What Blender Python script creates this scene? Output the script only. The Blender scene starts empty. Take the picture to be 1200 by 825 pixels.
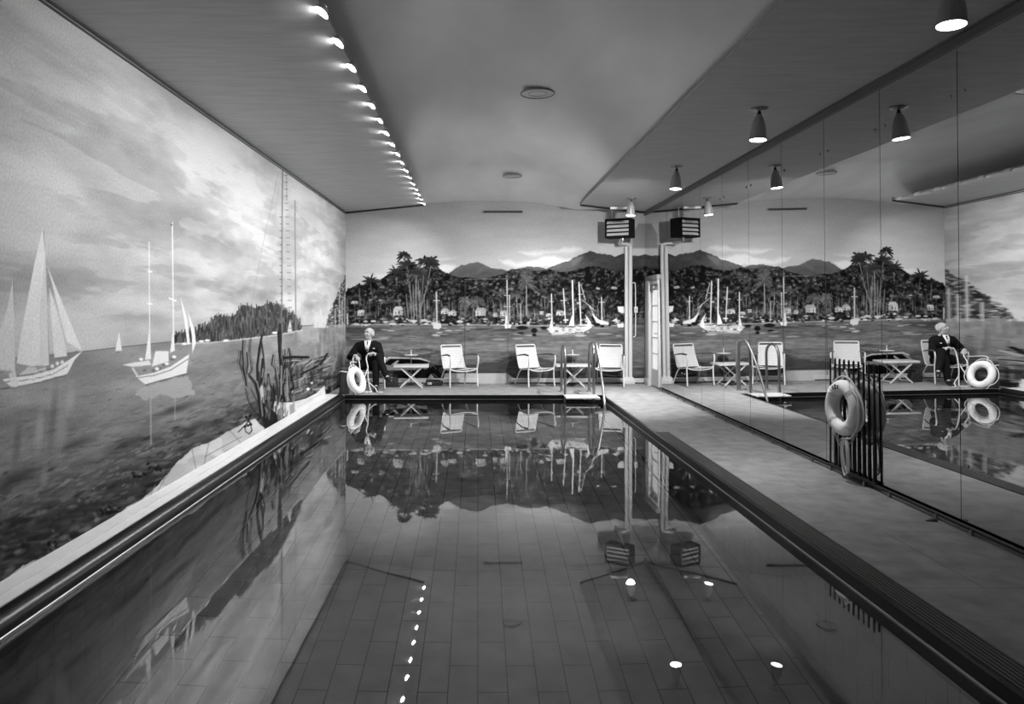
import bpy, bmesh, math, random
import numpy as np
from mathutils import Vector, Matrix
R = math.radians
sc = bpy.context.scene
C = sc.collection
rnd = random.Random(7)
rng = np.random.default_rng(11)

# ------------------------------------------------------------------ room figures
XL, XR, YB, YF = -2.5, 3.18, 13.72, -1.5       # left wall, mirror wall, back wall, front wall
ZC = 3.24                                      # soffit underside
EYE = 1.46
FPX, VX, VY = 850.0, 560.0, 359.0              # lens length in photo pixels, vanishing point
PL, PR, PF, PN = -2.19, 2.04, 11.93, 1.2       # pool edges
ZW, ZP = -0.07, -1.62                          # water level, pool floor

def at(px, py, d):                             # photo pixel at a known depth -> point in the room
    return Vector(((px - VX) * d / FPX, d, EYE - (py - VY) * d / FPX))

# ------------------------------------------------------------------ materials
def mat(name, v=0.5, rough=0.6, metal=0.0, spec=0.5, noise=0.0, nscale=20.0, stretch=(1, 1, 1), bump=0.0):
    m = bpy.data.materials.new(name); m.use_nodes = True
    nt = m.node_tree; b = nt.nodes['Principled BSDF']
    b.inputs['Base Color'].default_value = (v, v, v, 1)
    b.inputs['Roughness'].default_value = rough
    b.inputs['Metallic'].default_value = metal
    b.inputs['Specular IOR Level'].default_value = spec
    if noise > 0 or bump > 0:
        tc = nt.nodes.new('ShaderNodeTexCoord'); mp = nt.nodes.new('ShaderNodeMapping')
        mp.inputs['Scale'].default_value = stretch
        nz = nt.nodes.new('ShaderNodeTexNoise'); nz.inputs['Scale'].default_value = nscale
        nz.inputs['Detail'].default_value = 5
        nt.links.new(tc.outputs['Object'], mp.inputs['Vector']); nt.links.new(mp.outputs['Vector'], nz.inputs['Vector'])
        cr = nt.nodes.new('ShaderNodeValToRGB')
        lo, hi = max(0, v * (1 - noise)), min(1, v * (1 + noise))
        cr.color_ramp.elements[0].position = 0.3; cr.color_ramp.elements[1].position = 0.7
        cr.color_ramp.elements[0].color = (lo, lo, lo, 1); cr.color_ramp.elements[1].color = (hi, hi, hi, 1)
        nt.links.new(nz.outputs['Fac'], cr.inputs['Fac']); nt.links.new(cr.outputs['Color'], b.inputs['Base Color'])
        if bump > 0:
            bp = nt.nodes.new('ShaderNodeBump'); bp.inputs['Strength'].default_value = bump
            bp.inputs['Distance'].default_value = 0.01
            nt.links.new(nz.outputs['Fac'], bp.inputs['Height']); nt.links.new(bp.outputs['Normal'], b.inputs['Normal'])
    return m

def emat(name, v, s):
    m = bpy.data.materials.new(name); m.use_nodes = True
    b = m.node_tree.nodes['Principled BSDF']
    b.inputs['Base Color'].default_value = (v, v, v, 1)
    b.inputs['Emission Color'].default_value = (1, 1, 1, 1)
    b.inputs['Emission Strength'].default_value = s
    return m

def brickmat(name, lo, hi, mortar, bw, bh, msize, rough, swap=False, spec=0.5, noise=0.25):
    m = bpy.data.materials.new(name); m.use_nodes = True
    nt = m.node_tree; b = nt.nodes['Principled BSDF']
    tc = nt.nodes.new('ShaderNodeTexCoord')
    sp = nt.nodes.new('ShaderNodeSeparateXYZ'); cb = nt.nodes.new('ShaderNodeCombineXYZ')
    nt.links.new(tc.outputs['Object'], sp.inputs[0])
    if swap == 'wall':
        nt.links.new(sp.outputs['Y'], cb.inputs['X']); nt.links.new(sp.outputs['Z'], cb.inputs['Y'])
    elif swap:
        nt.links.new(sp.outputs['Y'], cb.inputs['X']); nt.links.new(sp.outputs['X'], cb.inputs['Y'])
    else:
        nt.links.new(sp.outputs['X'], cb.inputs['X']); nt.links.new(sp.outputs['Y'], cb.inputs['Y'])
    br = nt.nodes.new('ShaderNodeTexBrick')
    br.inputs['Scale'].default_value = 1.0
    br.inputs['Brick Width'].default_value = bw; br.inputs['Row Height'].default_value = bh
    br.inputs['Mortar Size'].default_value = msize; br.inputs['Mortar Smooth'].default_value = 0.2
    br.inputs['Color1'].default_value = (lo, lo, lo, 1); br.inputs['Color2'].default_value = (hi, hi, hi, 1)
    br.inputs['Mortar'].default_value = (mortar, mortar, mortar, 1)
    nt.links.new(cb.outputs[0], br.inputs['Vector'])
    nz = nt.nodes.new('ShaderNodeTexNoise'); nz.inputs['Scale'].default_value = 6; nz.inputs['Detail'].default_value = 8
    nt.links.new(tc.outputs['Object'], nz.inputs['Vector'])
    mr = nt.nodes.new('ShaderNodeMapRange')
    mr.inputs['From Min'].default_value = 0.3; mr.inputs['From Max'].default_value = 0.7
    mr.inputs['To Min'].default_value = 1 - noise; mr.inputs['To Max'].default_value = 1 + noise
    nt.links.new(nz.outputs['Fac'], mr.inputs['Value'])
    mx = nt.nodes.new('ShaderNodeMix'); mx.data_type = 'RGBA'; mx.blend_type = 'MULTIPLY'
    mx.inputs['Factor'].default_value = 1
    nt.links.new(br.outputs['Color'], mx.inputs['A']); nt.links.new(mr.outputs[0], mx.inputs['B'])
    nt.links.new(mx.outputs['Result'], b.inputs['Base Color'])
    b.inputs['Roughness'].default_value = rough; b.inputs['Specular IOR Level'].default_value = spec
    return m

def paintmat():
    m = bpy.data.materials.new('mural_paint'); m.use_nodes = True
    nt = m.node_tree; b = nt.nodes['Principled BSDF']
    a = nt.nodes.new('ShaderNodeAttribute'); a.attribute_name = 'paint'
    tc = nt.nodes.new('ShaderNodeTexCoord')
    nz = nt.nodes.new('ShaderNodeTexNoise'); nz.inputs['Scale'].default_value = 60; nz.inputs['Detail'].default_value = 4
    nt.links.new(tc.outputs['Object'], nz.inputs['Vector'])
    mr = nt.nodes.new('ShaderNodeMapRange'); mr.inputs['To Min'].default_value = 0.86; mr.inputs['To Max'].default_value = 1.14
    mr.inputs['From Min'].default_value = 0.25; mr.inputs['From Max'].default_value = 0.75
    nt.links.new(nz.outputs['Fac'], mr.inputs['Value'])
    mx = nt.nodes.new('ShaderNodeMix'); mx.data_type = 'RGBA'; mx.blend_type = 'MULTIPLY'; mx.inputs['Factor'].default_value = 1
    nt.links.new(a.outputs['Color'], mx.inputs['A']); nt.links.new(mr.outputs[0], mx.inputs['B'])
    nt.links.new(mx.outputs['Result'], b.inputs['Base Color'])
    b.inputs['Roughness'].default_value = 0.8; b.inputs['Specular IOR Level'].default_value = 0.03
    return m

def mirrormat():
    m = bpy.data.materials.new('mirror_glass'); m.use_nodes = True
    b = m.node_tree.nodes['Principled BSDF']
    b.inputs['Base Color'].default_value = (.68, .68, .68, 1); b.inputs['Metallic'].default_value = 1
    b.inputs['Roughness'].default_value = 0.0
    return m

def watermat():
    m = bpy.data.materials.new('still_pool_water'); m.use_nodes = True
    nt = m.node_tree; nt.nodes.remove(nt.nodes['Principled BSDF'])
    rf = nt.nodes.new('ShaderNodeBsdfRefraction'); rf.inputs['IOR'].default_value = 1.33; rf.inputs['Roughness'].default_value = 0
    rf.inputs['Color'].default_value = (.95, .95, .95, 1)
    gl = nt.nodes.new('ShaderNodeBsdfGlossy'); gl.inputs['Roughness'].default_value = 0; gl.inputs['Color'].default_value = (1, 1, 1, 1)
    fr = nt.nodes.new('ShaderNodeFresnel'); fr.inputs['IOR'].default_value = 2.3
    mx = nt.nodes.new('ShaderNodeMixShader')
    ge = nt.nodes.new('ShaderNodeNewGeometry'); ior = nt.nodes.new('ShaderNodeMapRange')   # water side and air side of the surface
    ior.inputs['To Min'].default_value = 2.3; ior.inputs['To Max'].default_value = 1.33
    nt.links.new(ge.outputs['Backfacing'], ior.inputs['Value']); nt.links.new(ior.outputs[0], fr.inputs['IOR'])
    tc = nt.nodes.new('ShaderNodeTexCoord')
    nz = nt.nodes.new('ShaderNodeTexNoise'); nz.inputs['Scale'].default_value = 2.2; nz.inputs['Detail'].default_value = 1
    nt.links.new(tc.outputs['Object'], nz.inputs['Vector'])
    bp = nt.nodes.new('ShaderNodeBump'); bp.inputs['Strength'].default_value = 0.02; bp.inputs['Distance'].default_value = 0.02
    nt.links.new(nz.outputs['Fac'], bp.inputs['Height'])
    for q in (rf, gl, fr): nt.links.new(bp.outputs['Normal'], q.inputs['Normal'])
    nt.links.new(fr.outputs[0], mx.inputs[0]); nt.links.new(rf.outputs[0], mx.inputs[1]); nt.links.new(gl.outputs[0], mx.inputs[2])
    nt.links.new(mx.outputs[0], nt.nodes['Material Output'].inputs['Surface'])
    return m

M = dict(
    paint=paintmat(), mirror=mirrormat(), water=watermat(),
    deck=brickmat('deck_stone', .19, .205, .145, 1.05, .94, .006, .7, spec=.2, noise=.22),
    ledge=mat('white_ledge_marble', .52, .45, noise=.05, nscale=9),
    black=mat('black_glazed_tile', .004, .30, spec=.22),
    gap=mat('black_gap', .003, .9, spec=0),
    grate=mat('dark_grate_metal', .05, .5),
    tile=brickmat('pool_floor_tile', .36, .41, .04, .50, .176, .0035, .5, swap=True, noise=.22),
    walltile=brickmat('pool_wall_tile', .08, .095, .03, .30, .30, .004, .5, swap='wall', noise=.15),
    vault=mat('glossy_grey_vault', .70, .20, spec=1.0, noise=.10, nscale=1.6, stretch=(1, .4, 1)),
    soffit=mat('brushed_grey_soffit', .40, .55, spec=.3, noise=.10, nscale=3, stretch=(1, 6, 1)),
    trimdark=mat('dark_trim', .02, .5), trimgrey=mat('grey_trim', .22, .5), headgrey=mat('dark_grey_moulding', .11, .5),
    base=mat('pale_baseboard', .42, .6, noise=.1, nscale=6),
    white=mat('white_enamel', .50, .35), vinyl=mat('white_vinyl_webbing', .43, .5),
    wood=mat('dark_arm_wood', .045, .45), tubing=mat('white_tubing', .52, .35),
    chrome=mat('satin_chrome', .5, .28, metal=1), darkchrome=mat('worn_chrome', .33, .3, metal=1),
    alu=mat('spun_aluminium', .50, .32, metal=.55, noise=.10, nscale=40, stretch=(1, 1, .05)),
    iron=mat('black_iron', .012, .45), blackbox=mat('black_heater_enamel', .006, .8, spec=.15),
    louvre=mat('pale_louvre', .45, .4),
    ring=mat('white_canvas_ring', .64, .75, noise=.06, nscale=60, bump=.15),
    rope=mat('pale_cotton_rope', .46, .85, noise=.15, nscale=150, bump=.3),
    mark=mat('dark_stencil', .03, .8),
    post=mat('weathered_wood', .035, .85, noise=.5, nscale=14, stretch=(6, 6, .6), bump=.4),
    bag=mat('dark_leather', .018, .6, noise=.6, nscale=20), tag=mat('pale_card_tag', .4, .7),
    table=mat('pale_table_top', .36, .45), 
    skin=mat('light_skin', .30, .55, noise=.05, nscale=30), suit=mat('dark_wool_suit', .006, .9, spec=.1, noise=.3, nscale=60),
    shirt=mat('white_cotton', .60, .8), tie=mat('dark_tie_silk', .04, .5, noise=.9, nscale=90), shoe=mat('black_shoe_leather', .008, .3),
    hair=mat('white_hair', .40, .8, noise=.15, nscale=120),
    lens=mat('eye_dark', .02, .3),
    bulb=emat('lit_cove_bulb', .9, 1250.0), lampface=emat('lit_spot_lens', .9, 14.0),
    doorwhite=mat('white_door_paint', .44, .45), pane=emat('daylit_frosted_pane', .3, .52),
    fixture=mat('white_hanger_bar', .75, .4),
)

# ------------------------------------------------------------------ mesh builder
class MB:
    def __init__(s): s.v = []; s.f = []
    def add(s, vs, fs):
        o = len(s.v); s.v += [tuple(v) for v in vs]; s.f += [tuple(i + o for i in f) for f in fs]; return s
    def quad(s, a, b, c, d): return s.add([a, b, c, d], [(0, 1, 2, 3)])
    def box(s, lo, hi, bev=0.0):
        x0, y0, z0 = lo; x1, y1, z1 = hi
        if bev <= 0:
            return s.add([(x0,y0,z0),(x1,y0,z0),(x1,y1,z0),(x0,y1,z0),(x0,y0,z1),(x1,y0,z1),(x1,y1,z1),(x0,y1,z1)],
                         [(0,3,2,1),(4,5,6,7),(0,1,5,4),(1,2,6,5),(2,3,7,6),(3,0,4,7)])
        b = bmesh.new(); bmesh.ops.create_cube(b, size=1)
        for v in b.verts: v.co = Vector(((x0+x1)/2+v.co.x*(x1-x0), (y0+y1)/2+v.co.y*(y1-y0), (z0+z1)/2+v.co.z*(z1-z0)))
        bmesh.ops.bevel(b, geom=list(b.edges), offset=bev, segments=2, affect='EDGES', profile=.5)
        b.verts.index_update()
        s.add([v.co[:] for v in b.verts], [[v.index for v in f.verts] for f in b.faces]); b.free(); return s
    def obox(s, c, ax, ay, az):           # oriented box: centre and three half-axis vectors
        c, ax, ay, az = map(Vector, (c, ax, ay, az))
        vs = [c + i*ax + j*ay + k*az for k in (-1, 1) for j in (-1, 1) for i in (-1, 1)]
        return s.add(vs, [(0,2,3,1),(4,5,7,6),(0,1,5,4),(1,3,7,5),(3,2,6,7),(2,0,4,6)])
    def prism(s, poly, z0, z1):
        n = len(poly)
        a = sum(poly[i][0]*poly[(i+1)%n][1]-poly[(i+1)%n][0]*poly[i][1] for i in range(n))
        if a < 0: poly = poly[::-1]
        vs = [(x, y, z0) for x, y in poly] + [(x, y, z1) for x, y in poly]
        fs = [tuple(range(n-1, -1, -1)), tuple(range(n, 2*n))] + [(i, (i+1)%n, n+(i+1)%n, n+i) for i in range(n)]
        return s.add(vs, fs)
    def tube(s, pts, r, n=10, closed=False, caps=True):
        P = [Vector(p) for p in pts]; m = len(P)
        rr = r if isinstance(r, (list, tuple)) else [r]*m
        T = []
        for i in range(m):
            a = P[(i-1) % m] if (closed or i > 0) else P[i]
            b = P[(i+1) % m] if (closed or i < m-1) else P[i]
            T.append((b-a).normalized())
        up = Vector((0, 0, 1)) if abs(T[0].z) < .9 else Vector((1, 0, 0))
        N = (up - T[0]*up.dot(T[0])).normalized(); vs = []
        for i in range(m):
            N = (N - T[i]*N.dot(T[i])).normalized(); B = T[i].cross(N)
            for k in range(n):
                a = 2*math.pi*k/n; vs.append(P[i] + (N*math.cos(a)+B*math.sin(a))*rr[i])
        fs = []
        for i in range(m if closed else m-1):
            j = (i+1) % m
            for k in range(n):
                l = (k+1) % n; fs.append((i*n+k, i*n+l, j*n+l, j*n+k))
        if not closed and caps: fs += [tuple(range(n-1, -1, -1)), tuple((m-1)*n+k for k in range(n))]
        return s.add(vs, fs)
    def lathe(s, prof, origin=(0,0,0), axis=(0,0,1), n=24):
        az = Vector(axis).normalized(); up = Vector((1,0,0)) if abs(az.x) < .9 else Vector((0,1,0))
        ax = (up - az*up.dot(az)).normalized(); ay = az.cross(ax); o = Vector(origin); vs = []; fs = []
        for r, h in prof:
            for k in range(n):
                a = 2*math.pi*k/n; vs.append(o + az*h + (ax*math.cos(a)+ay*math.sin(a))*max(r, 1e-4))
        for i in range(len(prof)-1):
            for k in range(n):
                l = (k+1) % n; fs.append((i*n+k, i*n+l, (i+1)*n+l, (i+1)*n+k))
        return s.add(vs, fs)
    def ell(s, c, rad, rot=None, nu=16, nv=10):
        vs = []; fs = []; c = Vector(c); rot = rot or Matrix.Identity(3)
        for i in range(1, nv):
            t = math.pi*i/nv
            for k in range(nu):
                a = 2*math.pi*k/nu
                vs.append(c + rot @ Vector((rad[0]*math.sin(t)*math.cos(a), rad[1]*math.sin(t)*math.sin(a), rad[2]*math.cos(t))))
        T = len(vs); vs.append(c + rot @ Vector((0,0,rad[2]))); B = len(vs); vs.append(c - rot @ Vector((0,0,rad[2])))
        for i in range(nv-2):
            for k in range(nu):
                l = (k+1) % nu; fs.append((i*nu+k, (i+1)*nu+k, (i+1)*nu+l, i*nu+l))
        for k in range(nu):
            l = (k+1) % nu; fs.append((T, k, l)); fs.append((B, (nv-2)*nu+l, (nv-2)*nu+k))
        return s.add(vs, fs)
    def limb(s, pts, rad, n=14):          # tapered limb with round joints
        for p, r in zip(pts, rad): s.ell(p, (r, r, r), nu=n, nv=10)
        for i in range(len(pts)-1): s.tube([pts[i], pts[i+1]], [rad[i], rad[i+1]], n=n)
        return s
    def torus(s, c, axis, R0, r0, n=40, m=16):
        az = Vector(axis).normalized(); up = Vector((0,0,1)) if abs(az.z) < .9 else Vector((1,0,0))
        ax = (up - az*up.dot(az)).normalized(); ay = az.cross(ax); c = Vector(c)
        return s.tube([c + (ax*math.cos(2*math.pi*k/n)+ay*math.sin(2*math.pi*k/n))*R0 for k in range(n)], r0, n=m, closed=True)

def smooth_path(pts, k=6):                # Catmull-Rom through points
    P = [Vector(p) for p in pts]; out = []
    for i in range(len(P)-1):
        a = P[i-1] if i > 0 else P[i]*2-P[i+1]; b, c = P[i], P[i+1]; d = P[i+2] if i+2 < len(P) else P[i+1]*2-P[i]
        for j in range(k):
            t = j/k
            out.append(.5*((2*b)+(c-a)*t+(2*a-5*b+4*c-d)*t*t+(3*b-a-3*c+d)*t**3))
    out.append(P[-1]); return out

def mesh_of(name, mb, m, smooth=True):
    me = bpy.data.meshes.new(name); me.from_pydata([tuple(v) for v in mb.v], [], mb.f); me.validate()
    if m: me.materials.append(m)
    if smooth:
        me.polygons.foreach_set('use_smooth', [True]*len(me.polygons))
        try: me.set_sharp_from_angle(angle=R(40))
        except Exception: pass
    me.update(); return me

def obj(name, mb, m, parent=None, smooth=True, voxel=None, it=3, label=None):
    """mb is given in world coordinates; a part is moved into its parent's frame"""
    me = mesh_of(name, mb, m, smooth)
    if voxel:
        t = bpy.data.objects.new('tmp', me); C.objects.link(t)
        r = t.modifiers.new('r', 'REMESH'); r.mode = 'VOXEL'; r.voxel_size = voxel; r.use_smooth_shade = True
        if it:
            q = t.modifiers.new('s', 'SMOOTH'); q.factor = .5; q.iterations = it
        dg = bpy.context.evaluated_depsgraph_get(); dg.update()
        me2 = bpy.data.meshes.new_from_object(t.evaluated_get(dg)); me2.name = name
        bpy.data.objects.remove(t); bpy.data.meshes.remove(me); me = me2
        if not me.materials: me.materials.append(m)
    o = bpy.data.objects.new(name, me); C.objects.link(o)
    if parent is not None:
        W = Matrix.Identity(4); q = parent; chain = []
        while q is not None: chain.append(q.matrix_basis.copy()); q = q.parent
        for mm in reversed(chain): W = W @ mm
        me.transform(W.inverted()); o.parent = parent
    if label: o['label'] = label
    return o

def thing(name, label, cat, loc=(0,0,0), rz=0.0, group=None):
    o = bpy.data.objects.new(name, None); C.objects.link(o); o.empty_display_size = .1
    o.location = loc; o.rotation_euler = (0, 0, rz)
    o['label'] = label; o['category'] = cat
    if group: o['group'] = group
    return o

def tag(o, label, cat, group=None, kind=None):
    o['label'] = label; o['category'] = cat
    if group: o['group'] = group
    if kind: o['kind'] = kind
    return o

def struct(o, label=None, cat=None):
    o['kind'] = 'structure'
    if label: o['label'] = label
    if cat: o['category'] = cat
    return o

def base_at(o, loc):                       # move a one-mesh thing's origin to its base
    o.data.transform(Matrix.Translation(-Vector(loc))); o.location = loc; return o

def dup(root, loc, rz, label, group=None):
    r = root.copy(); C.objects.link(r); r.location = loc; r.rotation_euler = (0, 0, rz); r['label'] = label
    if group: r['group'] = group
    for ch in list(root.children):
        c = ch.copy(); C.objects.link(c); c.parent = r
        for g in ch.children:
            d = g.copy(); C.objects.link(d); d.parent = c
    return r

# ------------------------------------------------------------------ the murals
def hash2(ix, iy, seed):
    h = (ix.astype(np.int64)*374761393 + iy.astype(np.int64)*668265263 + seed*1274126177) & 0xffffffff
    h = ((h ^ (h >> 13))*1274126177) & 0xffffffff
    return ((h ^ (h >> 16)) & 0xffff)/65535.0
def vnoise(x, y, seed=0):
    ix, iy = np.floor(x), np.floor(y); fx, fy = x-ix, y-iy
    fx = fx*fx*(3-2*fx); fy = fy*fy*(3-2*fy)
    a, b = hash2(ix, iy, seed), hash2(ix+1, iy, seed); c, d = hash2(ix, iy+1, seed), hash2(ix+1, iy+1, seed)
    return (a*(1-fx)+b*fx)*(1-fy)+(c*(1-fx)+d*fx)*fy
def fbm(x, y, seed=0, o=4):
    v = 0; a = .5; t = 0
    for i in range(o): v = v+a*vnoise(x*2**i, y*2**i, seed+i*17); t += a; a *= .55
    return v/t
def sstep(a, b, x):
    t = np.clip((x-a)/(b-a), 0, 1); return t*t*(3-2*t)

class Canvas:
    """a wall's paint, laid down in the pixel frame of the photograph and kept on the wall's own grid"""
    def __init__(s, px, py):               # px: (n,), py: (rows, n)
        s.px = px; s.P = np.broadcast_to(px, py.shape); s.Q = py; s.V = np.full(py.shape, .5)
    def sub(s, x0, x1, y0=-1e9, y1=1e9):
        i0, i1 = np.searchsorted(s.px, x0), np.searchsorted(s.px, x1)
        if i1 <= i0: return None
        q = s.Q[:, i0:i1]; rows = np.where(((q >= y0) & (q <= y1)).any(axis=1))[0]
        if len(rows) == 0: return None
        return (slice(rows[0], rows[-1]+1), slice(i0, i1))
    def lay(s, sl, cov, val):
        s.V[sl] = s.V[sl]*(1-cov)+val*cov
    def poly(s, pts, val, alpha=1.0, soft=.8, rough=0.0, seed=1, rs=6.0):
        a = np.array(pts, float); sl = s.sub(a[:,0].min()-2, a[:,0].max()+2, a[:,1].min()-2, a[:,1].max()+2)
        if sl is None: return
        x, y = s.P[sl].astype(float), s.Q[sl].astype(float)
        if rough:
            x0, y0 = x, y
            x = x0+rough*(fbm(x0/rs, y0/rs, seed, 3)-.5)*2; y = y0+rough*(fbm(x0/rs+50, y0/rs, seed+5, 3)-.5)*2
        ins = np.zeros(x.shape, bool); dm = np.full(x.shape, 1e9)
        for i in range(len(a)):
            x1, y1 = a[i]; x2, y2 = a[(i+1) % len(a)]
            if y1 != y2:
                c = ((y1 > y) != (y2 > y)) & (x < (x2-x1)*(y-y1)/(y2-y1)+x1); ins ^= c
            dx, dy = x2-x1, y2-y1; L = dx*dx+dy*dy+1e-9
            t = np.clip(((x-x1)*dx+(y-y1)*dy)/L, 0, 1); dm = np.minimum(dm, np.hypot(x-x1-t*dx, y-y1-t*dy))
        cov = alpha*np.clip(.5+np.where(ins, dm, -dm)/soft, 0, 1)
        s.lay(sl, cov, val(s.P[sl], s.Q[sl]) if callable(val) else val)
    def line(s, pts, w, val, alpha=1.0):
        for (x1, y1), (x2, y2) in zip(pts[:-1], pts[1:]):
            p = w/2+1
            sl = s.sub(min(x1,x2)-p, max(x1,x2)+p, min(y1,y2)-p, max(y1,y2)+p)
            if sl is None: continue
            x, y = s.P[sl], s.Q[sl]; dx, dy = x2-x1, y2-y1; L = dx*dx+dy*dy+1e-9
            t = np.clip(((x-x1)*dx+(y-y1)*dy)/L, 0, 1); d = np.hypot(x-x1-t*dx, y-y1-t*dy)
            s.lay(sl, alpha*np.clip((w/2-d)/.9+.5, 0, 1), val)
    def dab(s, x, y, rx, ry, val, alpha=1.0, ang=0.0, soft=.35):
        m = max(rx, ry)+1; sl = s.sub(x-m, x+m, y-m, y+m)
        if sl is None: return
        u, v = s.P[sl]-x, s.Q[sl]-y; c, k = math.cos(ang), math.sin(ang)
        d = np.hypot((u*c+v*k)/rx, (-u*k+v*c)/ry)
        s.lay(sl, alpha*np.clip((1-d)/soft, 0, 1), val)

def zm(ox, oy, k): return lambda *pts: [(ox+x/k, oy+y/k) for x, y in pts]

def palm(c, x, y, r, v, n=9, trunk=None, seed=0):
    q = random.Random(seed)
    if trunk: c.line([(x, y), (x+trunk[0]*.4, y+trunk[1]*.5), (x+trunk[0], y+trunk[1])], 1.1, v+.22)
    for i in range(n):
        a = math.pi*(-1.18+1.36*i/(n-1))+q.uniform(-.12, .12); L = r*q.uniform(.75, 1.15); pts = []; vv = max(.03, v+q.uniform(-.10, .06))
        for j in range(7):
            t = j/6; pts.append((x+math.cos(a)*L*t, y+math.sin(a)*L*t+L*.42*t*t))
        c.line(pts, 1.0, vv, .95)
        for j in range(1, 7):
            px, py = pts[j]; t = j/6; l = r*.17*(1.1-t)+.5
            for sg in (-1, 1):
                b = a+sg*.9+.5*t; c.line([(px, py), (px+math.cos(b)*l, py+math.sin(b)*l+l*.35)], .9, max(.03, vv+q.uniform(-.05, .05)), .85)

def paint_left(c, D, Z):
    x, y = c.P, c.Q
    # sky with slanting bands of cloud
    n = fbm(D*.55+Z*.4, Z*2.6-D*.10, 3, 5); n2 = fbm(D*1.3, Z*5.5-D*.25, 9, 4)
    sky = .655+.12*(sstep(.35, .75, n)-.5)+.09*(n2-.5)
    hz = VY+.1118*(VX-x)                     # painted horizon
    n3 = fbm(D*.9-Z*.3, Z*7.0+D*.15, 19, 4)
    sky = sky+.055*(sstep(.46, .54, n3)-.5)*sstep(1.15, 1.5, Z)*sstep(3.2, 2.6, Z)+.03*(fbm(D*6, Z*9, 23, 2)-.5)
    sky = sky+.05*sstep(120, 0, hz-y)*(fbm(D*.9, Z*9, 21, 3)-.2)
    for (a, b, w, dv) in ((.30, .62, .10, -.09), (.12, .40, .06, -.08), (.62, .78, .16, -.06), (.95, .5, .12, -.05), (.02, .3, .06, .05)):
        cc = 1.18+a*1.5+.06*np.sin(D*1.1+b*9)-.03*(D-6)
        sky = sky+dv*np.exp(-((Z-cc)/w)**2)*sstep(.42, .62, fbm(D*.7+b*31, Z*3.5, 41+int(b*100), 4))
    # water
    t = np.clip((y-hz)/np.maximum(1, (683-VY)/560*(VX-x)+VY-hz), 0, 1)
    w1 = fbm(D*1.4+Z*1.5, Z*9+D*.6, 5, 5); w2 = fbm(D*4, Z*26, 8, 3); w3 = fbm(D*.8, Z*3, 15, 3)
    wat = .47-.05*t-.23*sstep(.45, 1, t)+.15*(w1-.5)+.10*(w2-.5)*(.4+t)+.10*(w3-.5)
    wat = wat-.12*sstep(.55, .66, w1)*sstep(.25, .7, t)
    c.V[:] = np.where(y < hz, np.minimum(np.clip(sky, .5, .84), .70+.25*(np.clip(sky, .5, .84)-.70)), np.clip(.45+(wat-.42)*1.2, .10, .7))
    c.line([(-70, VY+.1118*(VX+70)), (196, 401)], 1.0, .36)
    # ripples
    q = random.Random(3)
    for i in range(900):
        px = q.uniform(-60, 400); py0 = VY+.1118*(VX-px); py1 = VY+.578*(VX-px)
        u = q.random()**.8; py = py0+(py1-py0)*u; k = (VX-px)/560
        dv = q.choice((-.10, -.08, -.06, .07, .09)); base = .46-.2*sstep(.35, 1, u)
        c.dab(px, py, (4+22*u)*k, (.5+2.4*u)*k, max(.1, base+dv), .55, ang=math.atan2(py-VY, px-VX)*0-.35*q.random(), soft=.6)
    for i in range(1500):
        px = q.uniform(-60, 400)**1.0; py0 = VY+.1118*(VX-px); py1 = VY+.578*(VX-px)
        u = .30+.70*q.random(); py = py0+(py1-py0)*u; k = (VX-px)/560; lo = sstep(.45, 1, u)
        v = q.choice((.10, .14, .18, .32, .38, .46, .26)) if q.random() < .12+.8*lo else q.choice((.38, .44, .54, .48))
        c.dab(px, py, q.uniform(2, 13)*k, q.uniform(.7, 3.6)*k*(.5+lo), v, .5, ang=-.25-.3*q.random(), soft=.5)
    # big dark patches near the quay
    for px, py, rx, ry in ((60,637,17,8),(40,655,20,9),(20,560,40,14),(130,600,9,9),(100,596,40,10),(150,520,36,10),(90,520,30,8),(205,480,40,6),(230,500,22,6),(60,610,40,12),(15,620,30,20),(120,640,0.1,0.1),(170,560,16,8),(255,495,20,6)):
        c.dab(px, py, max(rx,.2), max(ry,.2), .15, .55, ang=-.35, soft=.8)
    for px, py in ((125,598),(163,556),(180,546),(60,640),(133,596)):
        for k in range(7): c.dab(px+q.uniform(-8,8), py+q.uniform(-5,5), 3.2, 1.6, .05, .8, ang=q.uniform(-1,1))
        c.dab(px+2, py-1, 2.5, 1.6, .42, .8)
    for px, py in ((80,580),(45,600),(110,560),(70,545)): c.dab(px, py, 14, 9, .46, .4, ang=-.4, soft=.9)
    # reflections of the big ketch
    for px, py, rx, ry, v in ((46,505,7,34,.62),(62,490,6,50,.36),(20,520,6,36,.34),(72,500,9,46,.56),(82,470,8,22,.62),(52,560,6,20,.52),(25,470,16,8,.60)):
        c.dab(px, py, rx, ry, v, .55, ang=.1, soft=.7)
    # stone quay
    quay = [(-70,716),(0,682),(26,664),(78.5,639),(114.5,620),(157,588.7),(176.6,579),(198,552.7),(225.7,525),(245,517.7),(284.6,497),(297.6,490.5),(313,505),(260,540),(150,602),(0,690),(-70,735)]
    c.poly(quay, lambda a, b: .69+.09*(fbm(a/16, b/7, 31, 3)-.5)+.03*np.sign(vnoise(a/30, b/12, 77)-.5), rough=2, rs=9)
    for l in ([(245,518),(239,545)],[(270,505),(283,520),(262,530)],[(225,526),(230,552)],[(198,553),(176,590)],[(283,512),(240,535)],[(172,590),(182,568)]): c.line(l, .9, .42, .8)
    # island with conifers
    zi = zm(0, 200, 3)
    c.poly(zi((600,606),(610,580),(650,568),(690,560),(735,535),(765,508),(820,515),(850,470),(900,482),(930,470),(965,466),(1000,488),(1040,508),(1062,548),(1060,560),(980,575),(850,592),(740,602)), .27, rough=2.5, rs=3)
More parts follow.
